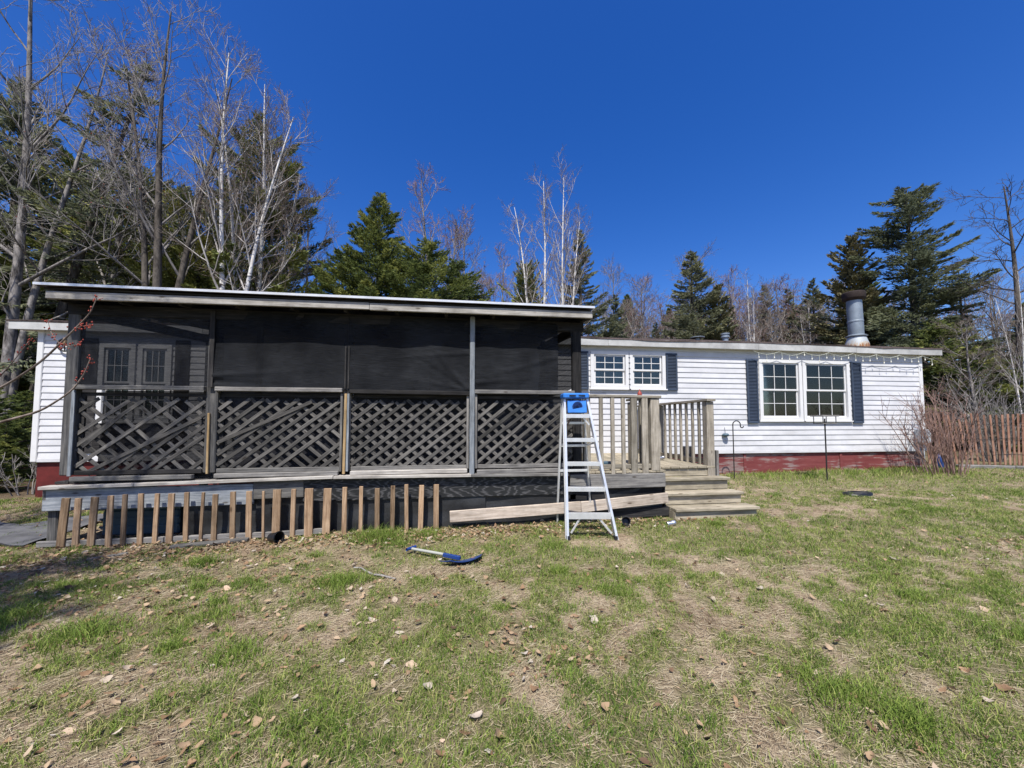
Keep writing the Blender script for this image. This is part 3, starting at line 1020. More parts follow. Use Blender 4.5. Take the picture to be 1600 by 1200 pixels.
# upper screens
sheet('screen_panel', ((-4.21, PV + 0.01, 1.90), (-2.84, PV + 0.004, 1.90), (-2.84, PV + 0.004, 2.80), (-4.21, PV + 0.01, 2.80)), 'screen_thin', porch, 26, 10, 0.006, 1)
sheet('screen_panel', ((-2.85, PV - 0.012, 1.90), (-1.345, PV - 0.012, 1.885), (-1.345, PV - 0.012, 2.80), (-2.85, PV - 0.012, 2.80)), 'screen', porch, 60, 40, 0.005, 2, 0.0, ((0.0, 0.15, R(8), 0.025, 0.02), (0.0, 0.08, R(-4), 0.02, -0.02)))
sheet('screen_panel', ((-1.34, PV - 0.012, 1.865), (0.14, PV - 0.012, 1.855), (0.14, PV - 0.012, 2.80), (-1.34, PV - 0.012, 2.80)), 'screen', porch, 70, 44, 0.006, 3, 0.0, ((1.0, 0.02, R(118), 0.022, 0.03), (1.0, 0.02, R(135), 0.02, -0.022), (1.0, 0.55, R(188), 0.02, 0.018), (1.0, 0.05, R(165), 0.02, 0.018)))
sheet('screen_panel', ((0.21, PV - 0.012, 1.90), (1.30, PV - 0.006, 1.89), (1.30, PV - 0.012, 2.80), (0.21, PV - 0.012, 2.80)), 'screen', porch, 60, 40, 0.006, 4, 0.014, ((0.0, 0.1, R(8), 0.03, 0.02), (0.98, 0.5, R(200), 0.03, 0.02)))
sheet('screen_panel', ((1.56, PV + 0.1, 1.95), (1.6, HV - 0.2, 1.9), (1.6, HV - 0.2, 2.85), (1.62, PV + 0.1, 2.80)), 'screen_thin', porch, 30, 14, 0.012, 5, 0.16)
sheet('screen_flap', ((1.50, PV - 0.02, 2.42), (1.68, PV + 0.25, 2.46), (1.70, PV + 0.25, 2.82), (1.48, PV - 0.02, 2.82)), 'screen', porch, 12, 10, 0.012, 6, 0.03)
# stapled battens beside the middle post
for u in (-1.362, -1.325):
    board('screen_batten', (u, PV - 0.022, 1.90), (u, PV - 0.022, 2.42), 0.016, 0.012, 'dark_wood', porch, (1, 0, 0))
board('screen_batten', (-2.85, PV - 0.024, 1.90), (-2.85, PV - 0.024, 2.80), 0.05, 0.014, 'dark_wood', porch, (1, 0, 0))
board('interior_trim', (1.36, 7.4, 0.9), (1.36, 7.4, 2.75), 0.05, 0.03, 'trim', porch, (1, 0, 0))
# beam, rafters, roof
board('header_beam', (-4.35, PV + 0.03, 2.765), (1.66, PV + 0.03, 2.765), 0.13, 0.08, 'dark_wood', porch)
board('header_beam', (-4.30, PV + 0.1, 2.765), (-4.30, HV - 0.2, 2.95), 0.13, 0.05, 'dark_wood', porch)
board('header_beam', (1.60, PV + 0.1, 2.765), (1.60, HV - 0.2, 2.95), 0.13, 0.05, 'dark_wood', porch)
RS = (3.30 - 2.93) / (7.9 - 4.66)
for k in range(11):
    u = -4.30 + k * 0.592
    board('rafter', (u, 4.74, 2.86), (u, 7.6, 2.86 + RS * 2.86), 0.11, 0.04, 'dark_wood', porch)
for k in range(20):
    v = 4.70 + k * 0.155
    z = 2.932 + RS * (v - 4.66)
    board('roof_board', (-4.40, v + 0.07, z), (1.69, v + 0.07, z), 0.148, 0.018, 'dark_wood', porch, (0, 1, RS))
v = []
f = []
nu = 24
pr = [(4.645, 2.945), (4.645, 2.972), (7.85, 2.972 + RS * 3.2), (7.85, 2.955 + RS * 3.2)]
for i in range(nu + 1):
    u = -4.44 + 6.165 * i / nu
    w = 0.006 * math.sin(u * 1.7)
    for (a, b) in pr:
        v.append((u, a, b + w))
for i in range(nu):
    for k in range(3):
        f.append((i * 4 + k, (i + 1) * 4 + k, (i + 1) * 4 + k + 1, i * 4 + k + 1))
    f.append((i * 4 + 3, (i + 1) * 4 + 3, (i + 1) * 4, i * 4))
f += [(0, 1, 2, 3), (nu * 4 + 3, nu * 4 + 2, nu * 4 + 1, nu * 4)]
proof = add('porch_roof', mesh('porch_roof', v, f), M['shingle'], porch)
board('drip_edge', (-4.445, 4.638, 2.957), (1.72, 4.638, 2.957), 0.028, 0.010, 'drip', proof)
board('fascia_board', (-4.36, 4.69, 2.852), (-1.05, 4.69, 2.868), 0.082, 0.036, 'fascia_wood', porch)
board('fascia_board', (-1.046, 4.688, 2.862), (1.70, 4.688, 2.868), 0.085, 0.036, 'fascia_wood', porch)
board('side_fascia', (1.70, 4.71, 2.86), (1.70, 7.5, 2.86 + RS * 2.8), 0.085, 0.03, 'gray_wood', porch)
board('side_fascia', (-4.36, 4.71, 2.86), (-4.36, 7.5, 2.86 + RS * 2.8), 0.085, 0.03, 'gray_wood', porch)

# ------------------------------------------------------------------ open deck with railing
deck = thing('open_deck', 'open wooden deck with baluster railing between porch and steps', 'deck', (2.7, 6.2, 0.25))
for k in range(15):
    u = 1.66 + k * 0.142
    v0 = PV - 0.01 if u + 0.07 < 2.74 else 5.27
    board('deck_board', (u + 0.07, v0, DZ - 0.01), (u + 0.07, HV - 0.04, DZ - 0.01 + rng.uniform(-0.002, 0.002)), 0.136, 0.03, 'deck_wood', deck, (1, 0, 0))
board('rim_board', (1.45, PV - 0.012, 0.715), (2.775, PV - 0.012, 0.715), 0.185, 0.04, 'gray_wood', deck)
board('rim_board', (2.76, PV + 0.012, 0.715), (2.76, 5.30, 0.715), 0.185, 0.04, 'gray_wood', deck)
board('rim_board', (3.80, 5.30, 0.715), (3.80, HV - 0.05, 0.715), 0.185, 0.04, 'gray_wood', deck)
board('skirt_board', (1.45, PV + 0.03, 0.55), (2.76, PV + 0.03, 0.55), 0.14, 0.02, 'dark_wood', deck)
board('skirt_board', (1.6, PV - 0.02, 0.275), (2.80, PV - 0.05, 0.31), 0.12, 0.03, 'dark_wood', deck)
board('skirt_board', (2.775, PV + 0.0, 0.45), (2.775, 5.28, 0.45), 0.34, 0.02, 'dark_wood', deck)
def dpost(u, v, z1, w=0.10, z0=0.60):
    return board('post', (u, v, z0), (u, v, z1), w, w, 'rail_wood', deck, (1, 0, 0), 0.006)
dpost(2.655, PV + 0.05, 1.815, 0.125, 0.84)
dpost(1.70, PV + 0.05, 1.83, 0.09, 0.84)
dpost(3.735, 5.33, 1.80, 0.115, 0.55)
dpost(3.735, 6.75, 1.80, 0.11, 0.55)
dpost(2.66, 5.62, 1.80, 0.10, 0.84)
board('handrail', (1.62, PV + 0.04, 1.845), (2.74, PV + 0.04, 1.838), 0.034, 0.14, 'rail_wood', deck)
board('handrail', (2.66, PV + 0.115, 1.835), (2.66, 5.70, 1.835), 0.034, 0.12, 'rail_wood', deck)
board('handrail', (3.735, 5.24, 1.822), (3.735, HV - 0.06, 1.822), 0.034, 0.14, 'rail_wood', deck)
board('bottom_rail', (1.75, PV + 0.02, 0.90), (2.59, PV + 0.02, 0.90), 0.06, 0.035, 'rail_wood', deck)
board('bottom_rail', (3.735, 5.40, 0.90), (3.735, HV - 0.06, 0.90), 0.075, 0.035, 'rail_wood', deck)
for px in (1.885, 2.045, 2.195, 2.345, 2.50):
    board('baluster', (px, PV - 0.006, 0.80), (px, PV - 0.006, 1.826), 0.05 if px < 2.3 else 0.085, 0.036, 'rail_wood', deck, (1, 0, 0))
for v_ in (5.12, 5.27, 5.42):
    board('baluster', (2.625, v_, 0.84), (2.625, v_, 1.816), 0.045, 0.036, 'rail_wood', deck, (0, 1, 0))
v_ = 5.50
while v_ < 7.6:
    if abs(v_ - 6.75) > 0.1:
        board('baluster', (3.70, v_, 0.845), (3.70, v_, 1.803), 0.042, 0.036, 'rail_wood', deck, (0, 1, 0))
    v_ += 0.165
for (u, v_, z) in ((3.86, 5.36, 1.07), (3.87, 5.60, 1.06), (3.86, 5.95, 1.08), (3.87, 6.2, 1.07)):
    board('edge_stake', (u, v_, g1(u, v_) - 0.1), (u, v_, z), 0.11, 0.04, 'gray_wood', deck, (0, 1, 0))
# steps
steps = thing('wooden_steps', 'broad weathered wooden steps leading from lawn to deck', 'steps', (3.37, 5.0, 0.25))
sp = [(5.28, 0.85, 3.80), (5.12, 0.70, 3.90), (4.92, 0.53, 3.95), (4.70, 0.37, 4.0)]
for i, (vf, zt, ur) in enumerate(sp):
    if i:
        back = sp[i - 1][0] + 0.01
        mid = (vf + back) / 2
        ul = 2.80
        board('tread', (ul, (vf + mid) / 2 - 0.015, zt - 0.02), (ur, (vf + mid) / 2 - 0.015, zt - 0.02), mid - vf + 0.02, 0.036, 'deck_wood', steps, (0, 1, 0))
        board('tread', (ul, (mid + back) / 2, zt - 0.02), (ur - 0.01, (mid + back) / 2, zt - 0.02), back - mid - 0.008, 0.036, 'deck_wood', steps, (0, 1, 0))
    zn = sp[i + 1][1] if i < 3 else g1(3.4, 4.7) - 0.03
    zt_ = zt - 0.04 if i else zt - 0.028
    board('riser', (2.80, vf + 0.03, (zt_ + zn) / 2), (ur - 0.02, vf + 0.03, (zt_ + zn) / 2), zt_ - zn - 0.002, 0.03, 'deck_wood', steps)
for u in (2.815, 3.40, 3.86):
    vv = [(0, 5.28, 0.1), (0, 5.28, 0.77)]
    v = [(5.27, 0.1), (5.27, 0.66), (5.16, 0.66), (5.16, 0.49), (4.96, 0.49), (4.96, 0.33), (4.75, 0.33), (4.75, 0.1)]
    n = len(v)
    vv = [(u - 0.019, a, b) for a, b in v] + [(u + 0.019, a, b) for a, b in v]
    ff = [tuple(range(n))[::-1], tuple(range(n, 2 * n))] + [(k, (k + 1) % n, n + (k + 1) % n, n + k) for k in range(n)]
    add('stringer', mesh('stringer', vv, ff), M['deck_wood'], steps)

# ------------------------------------------------------------------ lath row in front of the porch
row = thing('lath_row', 'row of upright tan wooden laths standing before the porch base', 'fence', (-2.2, 4.82, 0.17))
lx = [110, 131, 156, 181, 203, 228, 252, 274, 298, 323, 342, 370, 395, 417, 437, 463, 487, 515, 542, 567, 592, 616, 637, 660, 683]
top_y = [777, 777, 775, 773, 771, 770, 770, 770, 768, 768, 771, 767, 766, 766, 764, 763, 762, 762, 760, 759, 762, 758, 756, 757, 756]
wid = [0.075, 0.06, 0.068, 0.055, 0.045, 0.052, 0.045, 0.062, 0.048, 0.03, 0.055, 0.055, 0.06, 0.026, 0.085, 0.05, 0.09, 0.085, 0.052, 0.042, 0.055, 0.05, 0.045, 0.058, 0.062]
LV = 4.80
for k, x in enumerate(lx):
    q = (x - 800) / 600.0
    u = LV * (q * math.cos(YAW) + math.sin(YAW)) / (math.cos(YAW) - q * math.sin(YAW))
    zt = 1.5 - (top_y[k] - 659) / (600 * (math.cos(YAW) - q * math.sin(YAW)) / LV)
    lean = rng.uniform(-0.008, 0.008) + (0.006 if k < 4 else 0)
    zb = g1(u, LV) + rng.uniform(-0.01, 0.015)
    board('lath', (u - lean, LV - 0.006, zb), (u + lean * 0.5, LV + rng.uniform(-0.008, 0.008), zt), wid[k], 0.022, 'tan_wood', row, (1, 0, 0))
uu = [-4.42, -3.2, -2.05, -1.5]
for a, b in zip(uu[:-1], uu[1:]):
    board('base_rail', (a, LV + 0.02, g1(a, LV) + 0.045), (b - 0.01, LV + 0.02, g1(b, LV) + 0.045), 0.06, 0.036, 'gray_wood', row)

# long plank leaning on the deck base
pl = thing('pale_plank', 'long pale plank spliced in two leaning along the deck base', 'plank', (1.3, 4.83, 0.25))
board('plank_half', (-0.09, 4.80, 0.345), (1.56, 4.80, 0.415), 0.135, 0.036, 'plank_wood', pl)
board('plank_half', (1.563, 4.795, 0.412), (2.77, 4.83, 0.49), 0.135, 0.036, 'plank_wood', pl)
board('splice_block', (1.50, 4.822, 0.30), (1.51, 4.822, 0.42), 0.10, 0.008, 'tan_wood', pl, (1, 0, 0))

# ------------------------------------------------------------------ step ladder
lad = thing('step_ladder', 'open aluminium step ladder with blue top standing on the lawn', 'ladder', (1.5, 4.4, 0.2))
FL, FR = Vector((1.215, 4.18, g1(1.215, 4.18) - 0.005)), Vector((1.735, 4.12, g1(1.735, 4.12) - 0.005))
TL, TR = Vector((1.285, 4.52, 1.80)), Vector((1.53, 4.50, 1.80))
BL, BR = Vector((1.27, 4.845, g1(1.27, 4.845))), Vector((1.70, 4.835, g1(1.7, 4.835)))
TBL, TBR = TL + Vector((0.0, 0.10, 0.0)), TR + Vector((0, 0.10, 0))
def lerp(a, b, t):
    return a + (b - a) * t
def channel(name, a, b, w, d, side, mat='metal'):
    """C-section rail: web plus two flanges"""
    a, b = Vector(a), Vector(b)
    x = (b - a)
    L = x.length
    x.normalize()
    yv = Vector((0, 1, 0))
    yv = (yv - x * yv.dot(x)).normalized()
    zv = x.cross(yv)
    t = 0.003
    s = side
    prof = [(-d / 2, 0), (d / 2, 0), (d / 2, s * w), (d / 2 - t, s * w), (d / 2 - t, s * t), (-d / 2 + t, s * t), (-d / 2 + t, s * w), (-d / 2, s * w)]
    n = len(prof)
    v = [tuple(yv * p + zv * q) for p, q in prof] + [tuple(x * L + yv * p + zv * q) for p, q in prof]
    f = [(k, (k + 1) % n, n + (k + 1) % n, n + k) for k in range(n)] + [tuple(range(n)), tuple(range(n, 2 * n))[::-1]]
    return add(name, mesh(name, v, f), M[mat], lad, Matrix.Translation(a))
channel('front_rail', FL, TL, 0.026, 0.065, 1)
channel('front_rail', FR, TR, 0.026, 0.065, -1)
channel('rear_rail', BL, TBL, 0.018, 0.035, 1)
channel('rear_rail', BR, TBR, 0.018, 0.035, -1)
for t in (0.17, 0.345, 0.52, 0.69, 0.865):
    a, b = lerp(FL, TL, t), lerp(FR, TR, t)
    st = board('step', a + Vector((0.003, 0.01, 0)), b + Vector((-0.003, 0.01, 0)), 0.085, 0.006, 'metal', lad, (0, 1, 0))
    board('step_lip', a + Vector((0.0, -0.035, -0.016)), b + Vector((0.0, -0.035, -0.016)), 0.045 if t > 0.2 else 0.07, 0.006, 'metal', st)
for t in (0.42, 0.62, 0.80):
    board('rear_brace', lerp(BL, TBL, t), lerp(BR, TBR, t), 0.03, 0.014, 'metal', lad)
a, b = lerp(FL, TL, 0.16), lerp(FR, TR, 0.16)
board('foot_brace', lerp(FL, TL, 0.045) + Vector((0.03, -0.01, 0)), lerp(a, b, 0.3) + Vector((0, -0.01, -0.015)), 0.022, 0.006, 'metal', lad, (0, 0, 1))
board('foot_brace', lerp(FR, TR, 0.045) + Vector((-0.03, -0.01, 0)), lerp(a, b, 0.7) + Vector((0, -0.01, -0.015)), 0.022, 0.006, 'metal', lad, (0, 0, 1))
a, b = lerp(FL, TL, 0.84), lerp(FR, TR, 0.84)
board('corner_brace', lerp(FL, TL, 0.79) + Vector((0.02, 0, 0)), lerp(a, b, 0.25), 0.018, 0.006, 'rust', lad)
board('corner_brace', lerp(FR, TR, 0.79) + Vector((-0.02, 0, 0)), lerp(a, b, 0.75), 0.018, 0.006, 'metal', lad)
for (p, q) in ((lerp(FL, TL, 0.66), lerp(BL, TBL, 0.62)), (lerp(FR, TR, 0.66), lerp(BR, TBR, 0.62))):
    board('spreader', p, q, 0.022, 0.005, 'metal', lad)
cap = board('top_cap', (TL + TBL) / 2 + Vector((-0.035, -0.03, 0.01)), (TR + TBR) / 2 + Vector((0.035, -0.03, 0.01)), 0.20, 0.065, 'blue', lad, (0, 1, 0), 0.014)
for k in (0.27, 0.73):
    p = lerp(TL, TR, k) + Vector((0, -0.0905, 0.012))
    board('cap_slot', p - Vector((0.04, 0, 0)), p + Vector((0.04, 0, 0)), 0.014, 0.006, 'black', cap)
sa, sb = lerp(FL, TL, 0.925), lerp(FR, TR, 0.925)
sh = board('pail_shelf', lerp(sa, sb, 0.07) + Vector((0, -0.035, 0)), lerp(sa, sb, 0.93) + Vector((0, -0.035, 0)), 0.155, 0.02, 'blue', lad, (0, 0.22, 1), 0.005)
sc_ = lerp(sa, sb, 0.5) + Vector((0, -0.048, 0))
for r0, r1, m_ in ((0.016, 0.0, 'black'), (0.046, 0.04, 'shovel_blue'), (0.062, 0.057, 'shovel_blue')):
    lathe('shelf_ring', [(r1, 0.0), (r0, 0.0), (r0, 0.006), (r1, 0.006)] if r1 else [(r0, 0), (r0, 0.006), (0, 0.006)], m_, sh, sc_, 24, Matrix.Rotation(R(102), 4, 'X'))
for p in (FL, FR):
    board('foot', p + Vector((0, 0, -0.005)), p + Vector((0, 0.01, 0.045)), 0.034, 0.075, 'black', lad, (1, 0, 0))
for p in (BL, BR):
    board('foot', p + Vector((0, 0, -0.005)), p + Vector((0, 0.0, 0.04)), 0.024, 0.04, 'black', lad, (1, 0, 0))

# ------------------------------------------------------------------ string lights under the eave
sl = thing('string_lights', 'string of small icicle lights hung along the house eave', 'lights', (8.8, HV - 0.16, 3.05))
pts = []
N = 15
u0, u1 = 6.45, 11.2
for k in range(N + 1):
    u = u0 + (u1 - u0) * k / N
    z = 3.06 if k % 2 == 0 else 2.985
    pts.append((u, HV - 0.155, z + rng.uniform(-0.008, 0.008)))
P_ = []
for k in range(N):
    a, b = np.array(pts[k]), np.array(pts[k + 1])
    for t in np.linspace(0, 1, 6)[:-1]:
        p = a * (1 - t) + b * t
        p[2] -= 0.012 * math.sin(math.pi * t)
        P_.append(p)
P_.append(np.array(pts[-1]))
tube('wire', P_, 0.006, 'wire', sl, 4)
for k in range(2, len(P_) - 1, 3):
    p = P_[k]
    L = rng.choice((0.06, 0.09, 0.13))
    d = tube('drop_strand', [p, (p[0] + rng.uniform(-0.01, 0.01), p[1] - 0.004, p[2] - L)], 0.005, 'wire', sl, 4)
    lathe('bulb', [(0.003, 0), (0.011, 0.008), (0.011, 0.035), (0.006, 0.045)], 'cream', d, (p[0], p[1] - 0.004, p[2] - L - 0.03), 6)

# ------------------------------------------------------------------ yard things
def at(px, Z):
    X = (px - 800) / 600.0 * Z
    return (X * math.cos(YAW) + Z * math.sin(YAW), -X * math.sin(YAW) + Z * math.cos(YAW))

# plant hook
hu, hv = 5.58, 7.18
hz = g1(hu, hv)
hp = [(hu, hv, hz - 0.05), (hu, hv, hz + 0.8), (hu, hv, 1.44)]
for t in np.linspace(0, math.pi, 10):
    hp.append((hu + 0.085 - 0.085 * math.cos(t), hv, 1.44 + 0.075 * math.sin(t)))
for t in np.linspace(0.3, math.pi, 7):
    hp.append((hu + 0.17 + 0.035 - 0.035 * math.cos(t), hv, 1.43 - 0.035 * math.sin(t) - 0.02))
tag(tube('plant_hook', hp, 0.011, 'iron', None, 6), 'thin black metal plant hook standing beside the deck railing', 'hook')
oh = tag(lathe('hanging_ornament', [(0.0, -0.04), (0.05, -0.03), (0.075, 0.0), (0.05, 0.03), (0.0, 0.04)], 'teal', None, (hu + 0.21, hv + 0.5, 1.21), 10), 'small teal ornament against the white siding by the hook', 'ornament')
tube('hanger', [(hu + 0.21, hv + 0.5, 1.245), (hu + 0.21, hv + 0.53, 1.38)], 0.004, 'iron', oh, 4)
# bird feeder
fu, fv = at(1288, 7.65)
fz = g1(fu, fv)
bf = thing('bird_feeder', 'flat tray bird feeder on a thin dark pole', 'bird feeder', (fu, fv, fz))
tube('pole', [(fu, fv, fz - 0.1), (fu, fv, 1.56)], 0.014, 'iron', bf, 6)
block('roof_plate', (fu - 0.19, fv - 0.14, 1.60), (fu + 0.19, fv + 0.14, 1.63), 'gray_wood', bf)
block('tray', (fu - 0.155, fv - 0.11, 1.455), (fu + 0.155, fv + 0.11, 1.475), 'gray_wood', bf)
for sx in (-1, 1):
    for sy in (-1, 1):
        board('corner_wire', (fu + sx * 0.145, fv + sy * 0.10, 1.47), (fu + sx * 0.145, fv + sy * 0.10, 1.605), 0.012, 0.012, 'iron', bf, (1, 0, 0))
# wheel ornament at the left end of the wall
wo_ = thing('wheel_ornament', 'dark metal ring with rusty bird hung on left house corner', 'ornament', (-6.82, HV - 0.06, 2.78))
rp = [(-6.82 + 0.11 * math.cos(t), HV - 0.06, 2.84 + 0.11 * math.sin(t)) for t in np.linspace(0, 2 * math.pi, 25)]
tube('ring', rp, 0.014, 'iron', wo_, 6)
for t in (R(30), R(150), R(270)):
    board('spoke', (-6.82, HV - 0.06, 2.84), (-6.82 + 0.105 * math.cos(t), HV - 0.06, 2.84 + 0.105 * math.sin(t)), 0.014, 0.01, 'iron', wo_, (0, 1, 0))
lathe('rusty_bird', [(0.0, -0.05), (0.025, -0.02), (0.035, 0.02), (0.02, 0.06), (0.024, 0.08), (0.0, 0.105)], 'tan_wood', wo_, (-6.81, HV - 0.075, 2.87), 8)
# plastic pots and litter
def bucket(name, label, cat, loc, r, h, rot, mat='black'):
    t = lathe(name, [(r * 0.72, 0.0), (r, h), (r * 1.1, h), (r * 1.1, h * 0.9 + 0.004), (r * 0.93, h), (r * 0.66, 0.012), (0, 0.012)], mat, None, loc, 20, rot)
    return tag(t, label, cat)
ux, vx = -2.12, 4.62
bucket('plant_pot', 'black plastic pot lying on its side below the laths', 'pot', (ux + 0.08, vx + 0.03, g1(ux, vx) + 0.055), 0.062, 0.13, Matrix.Rotation(R(60), 4, 'Z') @ Matrix.Rotation(R(84), 4, 'X'))
ux, vx = at(975, 4.86)
bucket('plant_pot', 'small black pot tipped over beside the ladder', 'pot', (ux, vx, g1(ux, vx) + 0.05), 0.05, 0.09, Matrix.Rotation(R(-20), 4, 'Z') @ Matrix.Rotation(R(70), 4, 'X'))
ux, vx = at(1045, 4.85)
tag(lathe('tin_can', [(0.0, -0.055), (0.03, -0.055), (0.034, -0.045), (0.026, -0.01), (0.035, 0.02), (0.033, 0.05), (0.0, 0.055)], 'can', None, (ux, vx, g1(ux, vx) + 0.03), 10, Matrix.Rotation(R(80), 4, 'Y')), 'crumpled silver can lying on the grass below the steps', 'can')
ux, vx = at(1335, 6.4)
v = []
f = []
for k in range(16):
    a = k / 16 * 2 * math.pi
    r_ = 0.24 * (1 + 0.12 * math.sin(2 * a + 1) + 0.07 * math.sin(5 * a))
    for (q, z) in ((1.0, 0.0), (0.96, 0.05), (0.7, 0.035 + 0.02 * math.sin(3 * a))):
        v.append((r_ * q * math.cos(a), 0.6 * r_ * q * math.sin(a), z))
for k in range(16):
    n = (k + 1) % 16
    f += [(k * 3, n * 3, n * 3 + 1, k * 3 + 1), (k * 3 + 1, n * 3 + 1, n * 3 + 2, k * 3 + 2)]
f.append(tuple(k * 3 + 2 for k in range(16)))
tag(add('rubber_mat', mesh('rubber_mat', v, f, True), M['black'], None, Matrix.Translation((ux, vx, g1(ux, vx) - 0.005))), 'flat black rubber mat lying far out on the lawn', 'mat')
# blue snow shovel
s0 = Vector((-0.45, 4.06, g1(-0.45, 4.06) + 0.05))
s1 = Vector((-0.08, 3.80, g1(-0.08, 3.8) + 0.055))
sv = thing('snow_shovel', 'broken blue plastic shovel with gray handle lying on grass', 'shovel', (-0.1, 3.8, g1(-0.1, 3.8)))
tube('handle', [s0, s1], 0.014, 'grip', sv, 8)
tube('grip', [s0 + Vector((-0.05, -0.035, 0.005)), s0 + Vector((0.03, 0.05, 0.005))], 0.016, 'shovel_blue', sv, 8)
bl_c = Vector((0.06, 3.70, g1(0.06, 3.7)))
v = []
f = []
nx_, ny_ = 12, 6
for j in range(ny_ + 1):
    for i in range(nx_ + 1):
        s, t = i / nx_ - 0.5, j / ny_
        w = 0.42 * (1 - 0.3 * (1 - t))
        v.append((s * w, -0.08 + t * 0.13, 0.02 + 0.03 * abs(s * 2) ** 2 + 0.02 * (1 - t) ** 2))
f = [(j * (nx_ + 1) + i, j * (nx_ + 1) + i + 1, (j + 1) * (nx_ + 1) + i + 1, (j + 1) * (nx_ + 1) + i) for j in range(ny_) for i in range(nx_)]
n0 = len(v)
v += [(a, b, c - 0.008) for a, b, c in v]
f += [tuple(q + n0 for q in reversed(ff)) for ff in f]
ed = [i for i in range(nx_ + 1)] + [(j + 1) * (nx_ + 1) - 1 for j in range(1, ny_ + 1)] + [ny_ * (nx_ + 1) + i for i in range(nx_ - 1, -1, -1)] + [j * (nx_ + 1) for j in range(ny_ - 1, 0, -1)]
for q in range(len(ed)):
    a, b = ed[q], ed[(q + 1) % len(ed)]
    f.append((a, a + n0, b + n0, b))
add('blade', mesh('blade', v, f, False), M['shovel_blue'], sv, Matrix.Translation(bl_c) @ Matrix.Rotation(R(18), 4, 'Z') @ Matrix.Rotation(R(-6), 4, 'X'))
board('blade_socket', s1 + Vector((-0.05, 0.02, 0.0)), bl_c + Vector((-0.03, 0.02, 0.045)), 0.035, 0.03, 'shovel_blue', sv)
# planks and stick on the ground
a, b = Vector((-3.02, 4.62, g1(-3.02, 4.62) + 0.02)), Vector((-2.32, 4.76, g1(-2.32, 4.76) + 0.022))
tag(board('ground_plank', a, b, 0.09, 0.024, 'gray_wood', None, (0.2, 1, 0.05)), 'gray weathered plank lying on ground before the lath row', 'plank')
a, b = Vector((-3.62, 4.42, g1(-3.62, 4.42) + 0.012)), Vector((-3.34, 4.52, g1(-3.34, 4.52) + 0.014))
tag(board('ground_plank', a, b, 0.04, 0.014, 'gray_wood', None, (0.2, 1, 0.05)), 'short splintered board piece on bare soil at left', 'plank')
sp_ = [(-0.93 + 0.07 * k, 3.74 - 0.055 * k + 0.02 * math.sin(k * 1.4), 0) for k in range(7)]
sp_ = [(x, y, g1(x, y) + 0.018 + 0.008 * math.sin(k * 2)) for k, (x, y, _) in enumerate(sp_)]
tag(tube('fallen_stick', sp_, [0.006, 0.008, 0.009, 0.009, 0.010, 0.010, 0.008], 'twig_gray', None, 6), 'pale fallen stick lying in the grass before the shovel', 'stick')
# tub and leaves under the porch, ramp sheet at the left
tub = thing('storage_tub', 'blue gray ribbed plastic tub pushed beneath the porch floor', 'tub', (-3.75, 5.35, g1(-3.75, 5.35)))
tz = g1(-3.75, 5.35)
block('tub_body', (-4.12, 5.18, tz), (-3.30, 5.60, tz + 0.30), 'teal', tub, 0.02)
block('tub_lid', (-4.15, 5.15, tz + 0.302), (-3.27, 5.63, tz + 0.335), 'teal', tub, 0.01)
for z in (0.10, 0.19):
    block('tub_rib', (-4.13, 5.165, tz + z), (-3.29, 5.179, tz + z + 0.02), 'teal', tub)
v = []
for j in range(9):
    for i in range(13):
        x = -6.6 + 2.0 * i / 12
        y = 4.95 + (1.1 + 0.1 * math.sin(i * 0.8)) * j / 8 + 0.08 * math.sin(i * 0.9)
        v.append((x, y, g1(x, y) + 0.02 + 0.025 * math.sin(i * 1.1 + j * 0.7) ** 2))
f = [(j * 13 + i, j * 13 + i + 1, (j + 1) * 13 + i + 1, (j + 1) * 13 + i) for j in range(8) for i in range(12)]
c = Vector((-5.6, 5.5, 0.12))
n0 = len(v)
v = [Vector(p) - c for p in v]
v += [p - Vector((0, 0, 0.012)) for p in v]
f += [tuple(q + n0 for q in reversed(ff)) for ff in f]
tag(add('rubber_sheet', mesh('rubber_sheet', v, f, True), M['gravel'], None, Matrix.Translation(c)), 'gray rubber sheet spread on the ground left of the porch', 'sheet')
# small things on the deck
tag(lathe('red_bottle', [(0.0, 0), (0.03, 0), (0.032, 0.015), (0.025, 0.04), (0.010, 0.06), (0.008, 0.08), (0.0, 0.085)], 'red', None, (2.46, PV + 0.04, 1.859), 10), 'small red bottle standing on the deck handrail', 'bottle')
tag(lathe('tin_can', [(0.0, -0.06), (0.03, -0.06), (0.033, -0.05), (0.028, 0.0), (0.033, 0.05), (0.0, 0.058)], 'can', None, (3.42, 6.15, DZ + 0.045), 10, Matrix.Rotation(R(82), 4, 'Y')), 'silver can lying on the deck boards beside the railing', 'can')
tag(block('glass_box', (2.02, 5.25, DZ + 0.012), (2.2, 5.37, DZ + 0.09), 'teal', None, 0.01), 'small pale box on the deck floor behind balusters', 'box')

# ------------------------------------------------------------------ slat fence at the right
sf = thing('snow_fence', 'red brown wooden slat fence leaning beyond the right house corner', 'fence', (12.2, 7.4, 0.4))
n = 30
fpts = []
for k in range(n):
    t = k / (n - 1)
    u = 11.42 + 2.5 * t
    v_ = 7.95 - 1.05 * t + 0.05 * math.sin(t * 9)
    zb = 0.47 + 0.02 * math.sin(t * 14)
    zt = 1.70 + 0.03 * math.sin(t * 8 + 1) - (0.16 if k in (8, 22) else 0) + rng.uniform(-0.02, 0.02)
    lean = 0.10 * math.sin(t * 5.5 + 0.6)
    fpts.append((u, v_, zb))
    board('slat', (u + lean * 0.5, v_, zb), (u - lean, v_ + 0.03, zt), 0.042, 0.012, 'fence_wood', sf, (1, -0.4, 0))
for h in (0.25, 0.62, 0.98):
    tube('wire', [(p[0], p[1] - 0.01, p[2] + h) for p in fpts], 0.004, 'iron', sf, 4)
